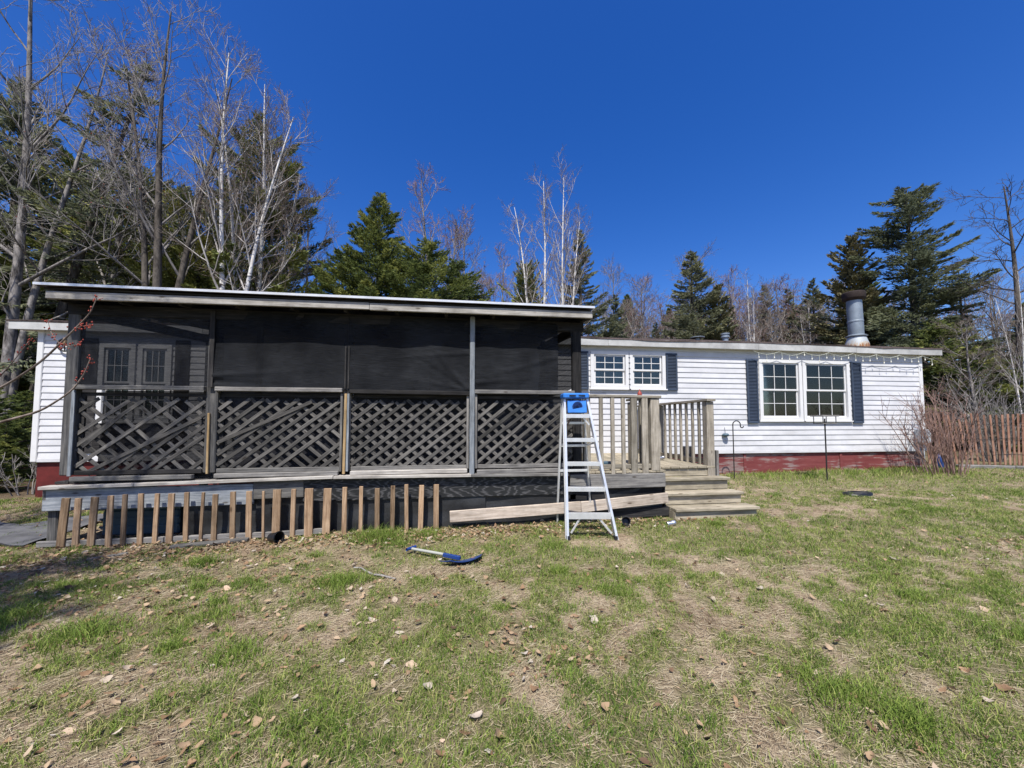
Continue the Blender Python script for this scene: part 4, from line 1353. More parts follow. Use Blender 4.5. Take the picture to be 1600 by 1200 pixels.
# low timber edging under it
te = thing('timber_edging', 'low gray timber edging along the foot of slat fence', 'edging', (13.0, 7.2, 0.35))
for k in range(3):
    a = Vector((11.75 + 0.95 * k, 7.62 - 0.4 * k, 0.40))
    board('timber', a, a + Vector((0.94, -0.395, 0.0)), 0.17, 0.13, 'gray_wood', te)
blue_jug = lathe('blue_jug', [(0.0, 0), (0.06, 0.0), (0.065, 0.03), (0.065, 0.24), (0.04, 0.30), (0.02, 0.32), (0.02, 0.36), (0, 0.365)], 'shovel_blue', None, (11.25, 7.62, g1(11.25, 7.6)), 12)
tag(blue_jug, 'blue plastic jug beside the right house corner behind shrub', 'jug')

# ------------------------------------------------------------------ trees
def rot_about(d, ax, ang):
    return Vector(d) @ Matrix.Rotation(ang, 3, Vector(ax)) if False else (Matrix.Rotation(ang, 3, Vector(ax)) @ Vector(d))

def grow(r_, start, d, L, nseg, wander, up):
    """polyline that wanders and bends upward"""
    P = [np.array(start, float)]
    d = np.array(d, float)
    d /= np.linalg.norm(d)
    st = L / nseg
    for k in range(nseg):
        d = d + r_.normal(0, wander, 3)
        d[2] += up
        d /= np.linalg.norm(d)
        P.append(P[-1] + d * st)
    return np.array(P)

def side_dir(r_, d, ang, az=None):
    """direction leaving d at angle ang"""
    d = d / np.linalg.norm(d)
    ref = np.array([0, 0, 1.0]) if abs(d[2]) < 0.9 else np.array([1.0, 0, 0])
    a = np.cross(d, ref)
    a /= np.linalg.norm(a)
    b = np.cross(d, a)
    p = r_.uniform(0, 6.283) if az is None else az
    return d * math.cos(ang) + (a * math.cos(p) + b * math.sin(p)) * math.sin(ang)

def bare_tree(seed, H, r0, stems, first=0.3, nl=18, ang=(35, 60), limb=0.36, n2=7, n3=5, n4=2, rmin=0.006, up=0.04, wander=0.05, buds=0, bud_size=0.03):
    """stems: list of (lean x, lean y, height share). Returns three meshes: trunk, limbs, twigs (+ buds)"""
    r_ = np.random.default_rng(seed)
    T, Lm, Tw = Tubes(), Tubes(), Tubes()
    bp = []
    for (lx_, ly_, hs_) in stems:
        h = H * hs_
        n = 14
        P = [np.array([0.0, 0, -0.2])]
        ph = r_.uniform(0, 6.28, 2)
        for k in range(1, n + 1):
            t = k / n
            w = 0.012 * h
            P.append(np.array([lx_ * t ** 1.2 * h + w * math.sin(5 * t + ph[0]) * t, ly_ * t ** 1.2 * h + w * math.sin(4 * t + ph[1]) * t, h * t]))
        P = np.array(P)
        rad = r0 * hs_ * (1 - 0.93 * np.linspace(0, 1, n + 1) ** 0.9) + rmin
        rad[0] *= 1.25
        T.add(P, rad, 8)
        for i in range(nl):
            t = first + (0.97 - first) * (i + r_.uniform(0, 1)) / nl
            k = min(int(t * n), n - 1)
            fr = t * n - k
            p = P[k] * (1 - fr) + P[k + 1] * fr
            rr = rad[k] * (1 - fr) + rad[k + 1] * fr
            d = P[k + 1] - P[k]
            a = R(r_.uniform(*ang)) * (1 - 0.35 * t)
            L = limb * h * (1 - 0.72 * t) * r_.uniform(0.6, 1.15) + 0.25
            d1 = side_dir(r_, d, a, i * 2.4 + r_.uniform(-0.5, 0.5))
            Q = grow(r_, p, d1, L, 7, wander, up)
            r1 = min(rr * 0.5, 0.009 * L + 0.008)
            q_r = np.linspace(r1, rmin, 8)
            Lm.add(Q, q_r, 5)
            for j in range(n2):
                t2 = 0.2 + 0.8 * (j + r_.uniform(0, 1)) / n2
                k2 = min(int(t2 * 7), 6)
                p2 = Q[k2] + (Q[k2 + 1] - Q[k2]) * (t2 * 7 - k2)
                L2 = L * 0.42 * (1.1 - 0.6 * t2) * r_.uniform(0.6, 1.2) + 0.12
                Q2 = grow(r_, p2, side_dir(r_, Q[k2 + 1] - Q[k2], R(r_.uniform(30, 60))), L2, 5, wander * 1.6, up * 1.3)
                Lm.add(Q2, np.linspace(max(q_r[k2] * 0.55, rmin), rmin * 0.8, 6), 4)
                for m in range(n3):
                    t3 = 0.2 + 0.8 * (m + r_.uniform(0, 1)) / n3
                    k3 = min(int(t3 * 5), 4)
                    p3 = Q2[k3] + (Q2[k3 + 1] - Q2[k3]) * (t3 * 5 - k3)
                    L3 = L2 * 0.5 * r_.uniform(0.5, 1.2) + 0.08
                    Q3 = grow(r_, p3, side_dir(r_, Q2[k3 + 1] - Q2[k3], R(r_.uniform(25, 55))), L3, 3, wander * 2, up * 1.5)
                    Tw.add(Q3, np.linspace(rmin * 0.85, rmin * 0.5, 4), 3)
                    bp.append(Q3[-1])
                    bp.append(Q3[-2])
                    for _ in range(n4):
                        k4 = int(r_.integers(1, 3))
                        Q4 = grow(r_, Q3[k4], side_dir(r_, Q3[k4 + 1] - Q3[k4], R(r_.uniform(25, 50))), L3 * r_.uniform(0.35, 0.7), 2, wander * 2, up)
                        Tw.add(Q4, np.linspace(rmin * 0.6, rmin * 0.4, 3), 3)
                        bp.append(Q4[-1])
    out = [T.mesh('trunk'), Lm.mesh('limbs'), Tw.mesh('twigs')]
    if buds:
        B = np.array(bp)
        B = B[r_.permutation(len(B))[:buds]]
        out.append(blob_mesh('buds', B, bud_size, r_))
    return out

def blob_mesh(name, B, size, r_):
    n = len(B)
    off = np.array([[1, 0, 0], [0, 1, 0], [-1, 0, 0], [0, -1, 0], [0, 0, 1.2], [0, 0, -1.2]]) * size * 0.5
    V = (B[:, None, :] + off[None] * r_.uniform(0.6, 1.3, (n, 1, 1))).reshape(-1, 3)
    f = np.array([[0, 1, 4], [1, 2, 4], [2, 3, 4], [3, 0, 4], [1, 0, 5], [2, 1, 5], [3, 2, 5], [0, 3, 5]])
    F = (np.arange(n)[:, None, None] * 6 + f[None]).reshape(-1, 3)
    return big_mesh(name, V, F, np.repeat(r_.uniform(0, 1, n), 6))

def conifer(seed, H, Rb, z0=0.06, nb=150, dens=150, p=0.85, droop=0.25, e_low=-8, e_top=38, sl=(0.12, 0.24), sw=(0.035, 0.06), gap=0.0, tuft=False, r0=None, bend=(0, 0), side=0.34, wob=0.25):
    """evergreen: trunk, boughs, needle sprays"""
    r_ = np.random.default_rng(seed)
    T, Bo = Tubes(), Tubes()
    n = 12
    tt = np.linspace(0, 1, n + 1)
    r0 = r0 or 0.014 * H + 0.02
    P = np.stack([bend[0] * tt ** 1.1 * H + 0.02 * np.sin(tt * 7), bend[1] * tt * H + 0.02 * np.cos(tt * 6), tt * H - 0.15], -1)
    T.add(P, r0 * (1 - 0.95 * tt) + 0.008, 8)
    VV, RN, nv = [], [], 0
    lobes = r_.uniform(0.75, 1.2, 9)
    for i in range(nb):
        t = (i + r_.uniform(0, 1)) / nb
        t = t ** 0.85
        z = H * (z0 + (0.985 - z0) * t)
        if r_.random() < gap:
            continue
        az = r_.uniform(0, 6.283)
        prof = max((1 - t), 0.0) ** p
        L = Rb * (prof * lobes[int(az / 6.2832 * 8.99)] * r_.uniform(1 - wob, 1 + wob * 0.7) + 0.035)
        if t < 0.12:
            L *= 0.75 + 2 * t
        e = R(e_low + (e_top - e_low) * t + r_.uniform(-7, 7))
        hd = np.array([math.cos(az), math.sin(az), 0])
        sd = np.array([-math.sin(az), math.cos(az), 0])
        q = np.linspace(0, 1, 6)
        k = z / H
        base = np.array([bend[0] * k ** 1.1 * H, bend[1] * k * H, z])
        zz = L * (math.tan(e) * q - droop * q ** 1.5 + droop * 0.65 * q ** 3)
        Q = base + hd * (q * L)[:, None] + np.array([0, 0, 1.0]) * zz[:, None]
        Bo.add(Q, np.linspace(0.011 * L + 0.006, 0.004, 6), 4)
        m = int(dens * L * (0.5 + 0.35 * L)) + 10
        if tuft:
            m = max(m // 7, 6)
        s = 0.12 + 0.88 * r_.uniform(0, 1, m) ** 0.75
        la = r_.uniform(-1, 1, m) * (side * L * (1.08 - s) + 0.05)
        zi = np.interp(s, q, zz)
        C = base + hd * (s * L)[:, None] + sd * la[:, None] + np.array([0, 0, 1.0]) * (zi - 0.12 * np.abs(la) - r_.uniform(-0.03, 0.05, m))[:, None]
        slope = np.gradient(zz, q * L + 1e-6)
        si = np.interp(s, q, slope)
        D = hd * 0.85 + sd * (np.sign(la) * 0.75)[:, None] + np.array([0, 0, 1.0]) * (si * 0.8)[:, None] + r_.normal(0, 0.28, (m, 3))
        tone = np.clip(0.42 + 0.22 * r_.normal() + r_.normal(0, 0.16, m) + 0.25 * (s - 0.6), 0, 1)
        if tuft:
            kn = 9
            C = np.repeat(C, kn, 0)
            D = np.repeat(D, kn, 0) * 0.55 + r_.normal(0, 0.62, (m * kn, 3)) + np.array([0, 0, 0.15])
            tone = np.clip(np.repeat(tone, kn) + r_.normal(0, 0.08, m * kn), 0, 1)
        D /= np.linalg.norm(D, axis=1)[:, None]
        N = r_.normal(0, 0.8, D.shape) + np.array([0, 0, 0.35])
        S = np.cross(D, N)
        S /= np.linalg.norm(S, axis=1)[:, None] + 1e-9
        l_ = r_.uniform(*sl, len(D))[:, None]
        w_ = r_.uniform(*sw, len(D))[:, None]
        quad = np.stack([C - D * l_ * 0.35, C + S * w_ * 0.5, C + D * l_ * 0.65, C - S * w_ * 0.5], 1)
        VV.append(quad.reshape(-1, 3))
        RN.append(np.repeat(tone, 4))
    V = np.concatenate(VV)
    F = np.arange(len(V)).reshape(-1, 4)
    return [T.mesh('trunk'), Bo.mesh('boughs'), big_mesh('crown', V, F, np.concatenate(RN))]

def put_tree(name, parts, label, cat, px, Z, ytop, H0, group=None, rz=0.0, wide=1.0, pos=None):
    """parts: list of (part name, mesh, material)"""
    if pos is None:
        pos = at(px, Z)
    zb = g1(*pos)
    if ytop is None:
        s = 1.0
    else:
        s = (1.5 + (659 - ytop) / 600.0 * Z - zb) / H0
    root = bpy.data.objects.new(name, None)
    COL.objects.link(root)
    Mw = Matrix.Translation((pos[0], pos[1], zb)) @ Matrix.Rotation(rz, 4, 'Z') @ Matrix.Diagonal((s * wide, s * wide, s, 1))
    place(root, Mw, None)
    tag(root, label, cat, group)
    for (pn, me, mt) in parts:
        o = bpy.data.objects.new(pn, me)
        COL.objects.link(o)
        if len(me.materials) == 0:
            me.materials.append(M[mt])
        o.parent = root
        if pn == 'buds':
            o['kind'] = 'stuff'
        W[o.name] = Mw
    return root

def bare_parts(ms, tr, li, tw, bud='bud'):
    p = [('trunk', ms[0], tr), ('limbs', ms[1], li), ('twigs', ms[2], tw)]
    if len(ms) > 3:
        p.append(('buds', ms[3], bud))
    return p
def con_parts(ms, nd, bk='bark_dark'):
    return [('trunk', ms[0], bk), ('boughs', ms[1], bk), ('crown', ms[2], nd)]

# models
big_bare = bare_parts(bare_tree(101, 16, 0.15, [(0.01, 0.0, 1.0), (0.11, 0.03, 0.8)], 0.2, 17, (40, 70), 0.38, 8, 5, 2, 0.006, 0.05), 'bark_gray', 'bark_gray', 'twig_gray')
maple_a = bare_parts(bare_tree(102, 12, 0.14, [(0.0, 0, 1.0), (0.11, 0.04, 0.9), (-0.09, 0.05, 0.85)], 0.38, 11, (28, 55), 0.33, 7, 5, 2, 0.0052, 0.06, buds=500, bud_size=0.022), 'bark_dark', 'bark_gray', 'twig_gray')
birch_a = bare_parts(bare_tree(103, 11, 0.10, [(-0.015, 0, 1.0), (0.13, 0.05, 0.88)], 0.32, 15, (25, 52), 0.30, 7, 5, 2, 0.0052, 0.05), 'bark_birch', 'limb_pale', 'twig_brown')
birch_b = bare_parts(bare_tree(104, 11, 0.09, [(0.03, 0, 1.0), (-0.10, 0.04, 0.9), (0.15, -0.03, 0.8)], 0.4, 12, (20, 45), 0.24, 6, 5, 2, 0.0052, 0.07), 'bark_birch', 'limb_pale', 'twig_brown')
bare_c = bare_parts(bare_tree(105, 10, 0.10, [(0.02, 0.02, 1.0)], 0.25, 20, (25, 55), 0.32, 7, 5, 2, 0.0065, 0.06), 'bark_gray', 'twig_gray', 'twig_brown')
bare_red = bare_parts(bare_tree(106, 10, 0.11, [(-0.05, 0.02, 1.0), (0.10, 0.0, 0.85)], 0.35, 13, (25, 50), 0.30, 7, 5, 2, 0.007, 0.07, buds=1300, bud_size=0.028), 'bark_gray', 'twig_gray', 'twig_red', 'bud_dull')
larch = bare_parts(bare_tree(107, 10, 0.15, [(0.0, 0, 1.0)], 0.25, 22, (65, 95), 0.36, 7, 4, 1, 0.008, 0.02, 0.09), 'bark_dark', 'bark_dark', 'bark_dark')
spruce_a = con_parts(conifer(201, 10, 3.4, 0.04, 320, 240, 1.0, 0.22, 2, 40, sl=(0.08, 0.17), sw=(0.024, 0.045), wob=0.2), 'spruce')
spruce_b = con_parts(conifer(202, 9, 3.3, 0.03, 230, 205, 0.72, sl=(0.08, 0.17), sw=(0.024, 0.045), wob=0.35), 'spruce')
spruce_c = con_parts(conifer(203, 10, 2.6, 0.06, 225, 175, 0.95, 0.24, -2, 36, (0.09, 0.20), (0.028, 0.052), 0.05, wob=0.24), 'spruce_dark')
spruce_thin = con_parts(conifer(204, 12, 1.7, 0.22, 110, 90, 0.55, 0.35, -18, 25, gap=0.25, wob=0.5, bend=(0.0, 0)), 'spruce_dark')
big_pine = con_parts(conifer(205, 12, 3.2, 0.06, 190, 175, 0.58, 0.10, -2, 34, (0.10, 0.22), (0.03, 0.06), 0.1, side=0.42, wob=0.5), 'spruce_dark')
pine_a = con_parts(conifer(206, 10, 3.2, 0.06, 200, 170, 0.55, 0.05, 2, 42, (0.10, 0.22), (0.03, 0.055), 0.08, wob=0.35), 'pine')
cedar_a = con_parts(conifer(207, 9, 1.7, 0.05, 170, 150, 0.7, 0.12, 15, 55, (0.10, 0.2), (0.05, 0.09), 0.05, wob=0.45), 'cedar')
hemlock = con_parts(conifer(208, 5, 2.3, 0.02, 120, 130, 0.7, 0.35, 0, 30, wob=0.3), 'spruce')

PT = put_tree
# left of the porch
PT('bare_tree', big_bare, 'tall thick bare gray tree at the left edge of the photo', 'tree', 4, 11.0, -190, 16, rz=0.4)
PT('spruce_tree', spruce_c, 'dark spruce behind the thick bare tree at left edge', 'tree', 2, 14.5, 90, 10)
PT('spruce_tree', spruce_a, 'dark spruce filling the lower left corner behind white wall', 'tree', -60, 12.0, 300, 10, rz=2.0)
lean_sp = con_parts(conifer(211, 12, 1.5, 0.2, 130, 85, 0.5, 0.35, -18, 25, gap=0.2, wob=0.5, bend=(0.245, 0.02), r0=0.17), 'spruce_dark')
PT('spruce_tree', lean_sp, 'leaning thin dark spruce with bare lower trunk', 'tree', 28, 12.0, 55, 12, rz=-YAW)
PT('maple_tree', maple_a, 'bare maple with dark forked trunk and red buds left of birches', 'tree', 236, 11.5, -25, 12, rz=0.3)
PT('birch_tree', birch_a, 'white birch with forked trunk rising over porch roof at left', 'tree', 345, 12.2, 60, 11, rz=-0.2)
PT('birch_tree', birch_b, 'slimmer white birch at the right end of left tree group', 'tree', 388, 13.2, 95, 11, rz=1.1)
PT('pine_tree', pine_a, 'green pine behind the two left birches', 'tree', 395, 15.0, 195, 10, rz=0.5, wide=0.85)
PT('pine_tree', pine_a, 'yellow green pine low behind the forked maple', 'tree', 215, 16.0, 270, 10, rz=2.5, wide=1.1)
PT('pine_tree', pine_a, 'pine standing far left behind the leaning spruce', 'tree', 110, 17.5, 240, 10, rz=4.1)
PT('pine_tree', pine_a, 'green pine filling the gap between maple and forked birch', 'tree', 300, 14.5, 300, 10, rz=3.3, wide=0.95)
PT('bare_tree', bare_c, 'gray bare tree between leaning spruce and forked maple', 'tree', 165, 13.5, 40, 10, rz=1.0)
PT('bare_tree', bare_c, 'fine twigged bare tree beside the slimmer left birch', 'tree', 428, 14.0, 190, 10, rz=2.2)
PT('bare_tree', bare_c, 'small gray bare tree just left of the full spruce', 'tree', 465, 15.0, 300, 10, rz=5.2)
# centre
PT('spruce_tree', spruce_a, 'full green pointed spruce over the middle of porch roof', 'tree', 588, 14.0, 288, 10, rz=0.7, wide=1.1)
PT('spruce_tree', spruce_b, 'shorter bushy green spruce right of the pointed one', 'tree', 660, 13.4, 368, 9, rz=1.2, wide=1.35)
PT('spruce_tree', spruce_b, 'low bushy green spruce beside the brownish bare tree', 'tree', 716, 14.6, 402, 9, rz=4.2, wide=1.15)
PT('spruce_tree', spruce_b, 'low broad green spruce left of the pointed one', 'tree', 530, 14.4, 385, 9, rz=3.2, wide=1.25)
PT('maple_tree', bare_red, 'red budded bare maple behind the green spruces', 'tree', 680, 20.0, 272, 10, rz=0.1)
PT('bare_tree', bare_c, 'brownish bare tree right of the bushy spruce', 'tree', 733, 17.0, 362, 10, rz=3.0)
PT('bare_tree', bare_red, 'small reddish bare tree between spruces and centre birches', 'tree', 775, 22.0, 388, 10, rz=4.0)
PT('birch_tree', birch_b, 'three stemmed white birch over the right half of porch roof', 'tree', 843, 17.0, 268, 11, rz=0.0)
PT('birch_tree', birch_a, 'white birch clump above the right end of porch roof', 'tree', 884, 16.0, 268, 11, rz=0.3, wide=0.85)
PT('spruce_tree', spruce_c, 'dark spruce behind the white birch clump at porch end', 'tree', 908, 18.0, 348, 10, rz=1.7, wide=0.95)
PT('pine_tree', pine_a, 'small pine behind the three stemmed birch', 'tree', 822, 19.0, 408, 10, rz=1.4, wide=0.7)
# right
PT('bare_tree', bare_c, 'thin pale bare tree just right of the porch roof', 'tree', 963, 24.0, 415, 10, rz=0.9)
PT('bare_tree', bare_red, 'faint bare tree left of the blue spruce over house roof', 'tree', 1003, 26.0, 440, 10, rz=1.9)
PT('spruce_tree', spruce_c, 'lone open dark spruce above the small roof vent', 'tree', 1086, 19.0, 383, 10, rz=0.2, wide=1.3)
PT('cedar_tree', cedar_a, 'brownish cedar against the right side of lone spruce', 'tree', 1128, 18.5, 440, 9, rz=0.6)
for k, (px, yt, Z, mdl, lab) in enumerate(((1160, 425, 22, bare_red, 'bare reddish tree right of the lone open spruce'), (1180, 432, 20, birch_b, 'small white birch between the lone spruce and chimney'), (1215, 448, 23, bare_c, 'gray bare tree left of the two small far spruces'))):
    PT('birch_tree' if mdl is birch_b else 'bare_tree', mdl, lab, 'tree', px, Z, yt, 11 if mdl is birch_b else 10, rz=k * 1.3)
PT('spruce_tree', spruce_c, 'left one of two small far spruces above house roof', 'tree', 1238, 25.0, 446, 10, rz=2.1)
PT('spruce_tree', spruce_c, 'right one of two small far spruces above house roof', 'tree', 1278, 23.0, 430, 10, rz=3.9)
PT('birch_tree', birch_a, 'small pale birch before the right far spruce', 'tree', 1270, 20.0, 478, 11, rz=3.1)
PT('cedar_tree', cedar_a, 'tall open brownish cedar behind the stove pipe', 'tree', 1342, 18.5, 360, 9, rz=1.3, wide=1.15)
PT('pine_tree', big_pine, 'tallest dark evergreen right of the stove pipe', 'tree', 1436, 17.0, 277, 12, rz=0.4, wide=1.22)
PT('spruce_tree', spruce_thin, 'thin ragged spruce right of the tallest evergreen', 'tree', 1512, 16.0, 408, 12, rz=0.4)
PT('larch_tree', larch, 'dark bare spreading tree at the right photo edge', 'tree', 1598, 13.5, 278, 10, rz=0.4)
PT('spruce_tree', hemlock, 'low dense green evergreen behind the slat fence', 'tree', 1568, 13.0, 560, 5, rz=0.4)
PT('spruce_tree', hemlock, 'low dark evergreen behind the shrub at house corner', 'tree', 1475, 14.0, 500, 5, rz=2.4)
PT('spruce_tree', hemlock, 'broad low evergreen beyond the far end of slat fence', 'tree', 1660, 12.5, 520, 5, rz=4.4)
PT('birch_tree', birch_a, 'white birch trunk behind the fence at right photo edge', 'tree', 1602, 11.2, 420, 11, rz=1.4, wide=0.6)
PT('bare_tree', bare_c, 'twiggy bare sapling behind the slat fence', 'tree', 1530, 12.0, 505, 10, rz=1.1, wide=1.6)
PT('bare_tree', bare_c, 'second twiggy bare sapling near the right photo edge', 'tree', 1570, 15.0, 440, 10, rz=2.7, wide=1.3)
PT('spruce_tree', hemlock, 'young bright spruce at lower left beside red skirting', 'tree', 12, 8.2, 648, 5, rz=1.0, wide=1.0)
PT('spruce_tree', hemlock, 'dark young spruce at the left edge behind the rubber sheet', 'tree', -25, 8.6, 600, 5, rz=2.9, wide=1.1)
PT('spruce_tree', hemlock, 'small shaded spruce just left of the white house end', 'tree', 40, 10.2, 610, 5, rz=3.6, wide=1.0)
PT('spruce_tree', hemlock, 'low green spruce touching the photo edge beside the red skirting', 'tree', -12, 7.0, 700, 5, rz=5.1, wide=1.3)
# the wood behind
rr_ = random.Random(77)
for k in range(60):
    px = -150 + 1900 * (k + rr_.random()) / 60
    Z = rr_.uniform(25, 38)
    yt = rr_.uniform(440, 520)
    if px < 480:
        yt -= 90
    if px > 950:
        yt -= 22
    if k % 5 in (0, 2):
        PT('spruce_tree', (spruce_c, spruce_a)[k % 2], 'evergreen in the far wood behind the house', 'tree', px, Z, yt, 10, 'far evergreens', rr_.uniform(0, 6.28))
    else:
        PT('bare_tree', (bare_c, bare_red)[k % 2], 'bare gray tree in the far wood behind the house', 'tree', px, Z, yt - 15, 10, 'far bare trees', rr_.uniform(0, 6.28), wide=1.4)

for k in range(22):
    px = 940 + 420 * (k + rr_.random()) / 22
    if k % 3 == 1:
        PT('spruce_tree', spruce_c, 'evergreen in the far wood behind the house', 'tree', px, rr_.uniform(22, 29), rr_.uniform(455, 505), 10, 'far evergreens', rr_.uniform(0, 6.28))
        continue
    PT('bare_tree', (bare_c, bare_red)[k % 2], 'bare gray tree in the far wood behind the house', 'tree', px, rr_.uniform(21, 29), rr_.uniform(440, 500), 10, 'far bare trees', rr_.uniform(0, 6.28), wide=1.5)
# maple just outside the left of the frame; two budded shoots reach into view
def near_maple():
    cx, cy = at(800 - 6.5 / 3.05 * 600, 3.05)
    zb = g1(cx, cy)
    ms = bare_tree(301, 7.0, 0.10, [(-0.10, -0.02, 1.0), (-0.2, 0.02, 0.8)], 0.35, 12, (30, 55), 0.25, 6, 4, 1, 0.005, 0.05, buds=500, bud_size=0.02)
    root = PT('maple_tree', bare_parts(ms, 'bark_gray', 'bark_gray', 'twig_red'), 'maple whose budded shoots reach in from the left edge', 'tree', 0, 3, None, 7, pos=(cx, cy))
    Mi = W[root.name].inverted()
    r_ = np.random.default_rng(5)
    B = []
    S = Tubes()
    def cam_pt(px, py, Z):
        x, y = at(px, Z)
        return np.array([x, y, 1.5 + (659 - py) / 600 * Z])
    for pts in ([(-500, 860, 3.05), (-200, 700, 2.95), (0, 607, 2.9), (60, 565, 2.9), (110, 512, 2.9), (132, 488, 2.9), (141, 463, 2.9)],
                [(-500, 830, 3.05), (-200, 720, 2.9), (0, 660, 2.75), (62, 644, 2.75), (110, 612, 2.75), (128, 585, 2.75), (137, 558, 2.75)],
                [(-200, 700, 2.95), (-60, 640, 2.95), (0, 585, 3.0), (24, 552, 3.0), (40, 530, 3.0)],
                [(88, 538, 2.9), (72, 520, 2.92), (66, 500, 2.95)], [(110, 512, 2.9), (122, 508, 2.88), (131, 507, 2.86)], [(88, 538, 2.9), (104, 540, 2.86), (120, 536, 2.84)]):
        C = np.array([cam_pt(*p) for p in pts])
        n = len(C)
        fine = np.linspace(0, n - 1, (n - 1) * 5 + 1)
        C2 = np.stack([np.interp(fine, np.arange(n), C[:, k]) for k in range(3)], -1)
        for _ in range(3):
            C2[1:-1] = (C2[:-2] + 2 * C2[1:-1] + C2[2:]) / 4
        if n > 3:
            S.add(C2, np.linspace(0.013 if n > 5 else 0.006, 0.0026, len(C2)), 6)
        else:
            S.add(C2, np.linspace(0.003, 0.0025, len(C2)), 4)
        L = len(C2)
        for k in range(L):
            if fine[k] > n - 3.2 or n < 5:
                if r_.random() < (0.8 if n < 5 or fine[k] > n - 2.5 else 0.3):
                    for _ in range(3):
                        B.append(C2[k] + r_.normal(0, 0.011, 3))
        for _ in range(6):
            B.append(C2[-1] + r_.normal(0, 0.014, 3))
    add('shoots', S.mesh('shoots'), M['twig_brown'], root, I4)
    add('buds', blob_mesh('buds', np.array(B), 0.013, r_), M['bud'], root, I4)['kind'] = 'stuff'
near_maple()
PT('spruce_tree', spruce_thin, 'thin spruce standing behind the viewer shading the left lawn', 'tree', 0, 3, None, 12, pos=(-5.5, -2.4), rz=0.8)
PT('spruce_tree', spruce_thin, 'ragged spruce far behind the viewer shading the left foreground', 'tree', 0, 3, None, 12, pos=(-5.0, -3.3), rz=2.6)
PT('bare_tree', bare_c, 'bare tree standing outside the left frame shading the lawn', 'tree', 0, 3, None, 10, pos=(-4.9, 0.1), rz=0.8)

# shrub at the right corner of the house
def shrub(name, label, px, Z, n, H, spread, mat, seed, lean=0.0):
    x, y = at(px, Z)
    r_ = np.random.default_rng(seed)
    S, Tw = Tubes(), Tubes()
    for k in range(n):
        a = r_.uniform(0, 6.283)
        q = r_.uniform(0, 0.28)
        d = np.array([math.cos(a) * spread * r_.uniform(0.1, 1) + lean, math.sin(a) * spread * r_.uniform(0.1, 1), 1])
        L = H * r_.uniform(0.55, 1.05)
        P = grow(r_, (q * math.cos(a), q * math.sin(a), -0.05), d, L, 8, 0.08, 0.03)
        S.add(P, np.linspace(0.011, 0.004, 9), 5)
        for j in range(7):
            k2 = int(r_.integers(2, 8))
            Q = grow(r_, P[k2], side_dir(r_, P[k2] - P[k2 - 1], R(r_.uniform(20, 45))), L * r_.uniform(0.15, 0.4), 4, 0.12, 0.06)
            Tw.add(Q, np.linspace(0.005, 0.0025, 5), 3)
            for _ in range(2):
                Tw.add(grow(r_, Q[2], side_dir(r_, Q[2] - Q[1], R(35)), L * 0.12, 2, 0.1, 0.05), [0.003, 0.0025, 0.002], 3)
    root = thing(name, label, 'shrub', (x, y, g1(x, y)))
    add('stems', S.mesh('stems'), M[mat], root, W[root.name])
    add('twigs', Tw.mesh('twigs'), M[mat], root, W[root.name])
shrub('bare_shrub', 'reddish twiggy shrub at the right corner of the house', 1486, 8.3, 27, 2.0, 0.36, 'twig_shrub', 61)
shrub('bare_shrub', 'sparse shrub stems leaning across the right end of siding', 1452, 8.2, 12, 1.6, 0.25, 'twig_shrub', 62, -0.28)
shrub('bare_shrub', 'gray bare brush behind the slat fence', 1555, 10.0, 40, 2.2, 0.4, 'twig_gray', 63)
shrub('bare_shrub', 'thin dead weed stalks in shade beside left skirting', 58, 7.0, 22, 0.9, 0.6, 'twig_gray', 64)
# ------------------------------------------------------------------ grass, straw and leaves
def free(x, y):
    """True where the lawn is open (not under porch, deck, steps or house)"""
    inside = ((x > -4.42) & (x < 2.78) & (y > 4.9)) | ((x > 2.7) & (x < 3.97) & (y > 4.72)) | ((y > 7.76) & (x > -7.2) & (x < 11.0))
    return ~inside

def scatter(n, z0, z1, pw, rg, margin=0.9):
    """points in the camera's wedge (with a margin either side), denser near"""
    t = rg.uniform(0, 1, n)
    Z = z0 + (z1 - z0) * t ** pw
    X = rg.uniform(-1, 1, n) * (1.38 * Z + margin)
    return X * math.cos(YAW) + Z * math.sin(YAW), -X * math.sin(YAW) + Z * math.cos(YAW), Z

def blades(x, y, h, w, lean, rg):
    n = len(x)
    z = gz(x, y) - 0.004
    a = rg.uniform(0, 6.283, n)
    dx, dy = np.cos(a), np.sin(a)
    b = rg.uniform(0, 6.283, n)
    lx_, ly_ = np.cos(b) * lean * h, np.sin(b) * lean * h
    V = np.empty((n, 5, 3))
    for k, (s, t, q) in enumerate(((-0.5, 0, 0), (0.5, 0, 0), (-0.42, 0.55, 0.3), (0.42, 0.55, 0.3), (0, 1, 1))):
        V[:, k, 0] = x + dx * w * s + lx_ * q
        V[:, k, 1] = y + dy * w * s + ly_ * q
        V[:, k, 2] = z + h * t * (1 - 0.25 * np.minimum(lean, 1) * q)
    F = np.array([[0, 1, 3], [0, 3, 2], [2, 3, 4]])
    return V.reshape(-1, 3), (np.arange(n)[:, None, None] * 5 + F[None]).reshape(-1, 3)

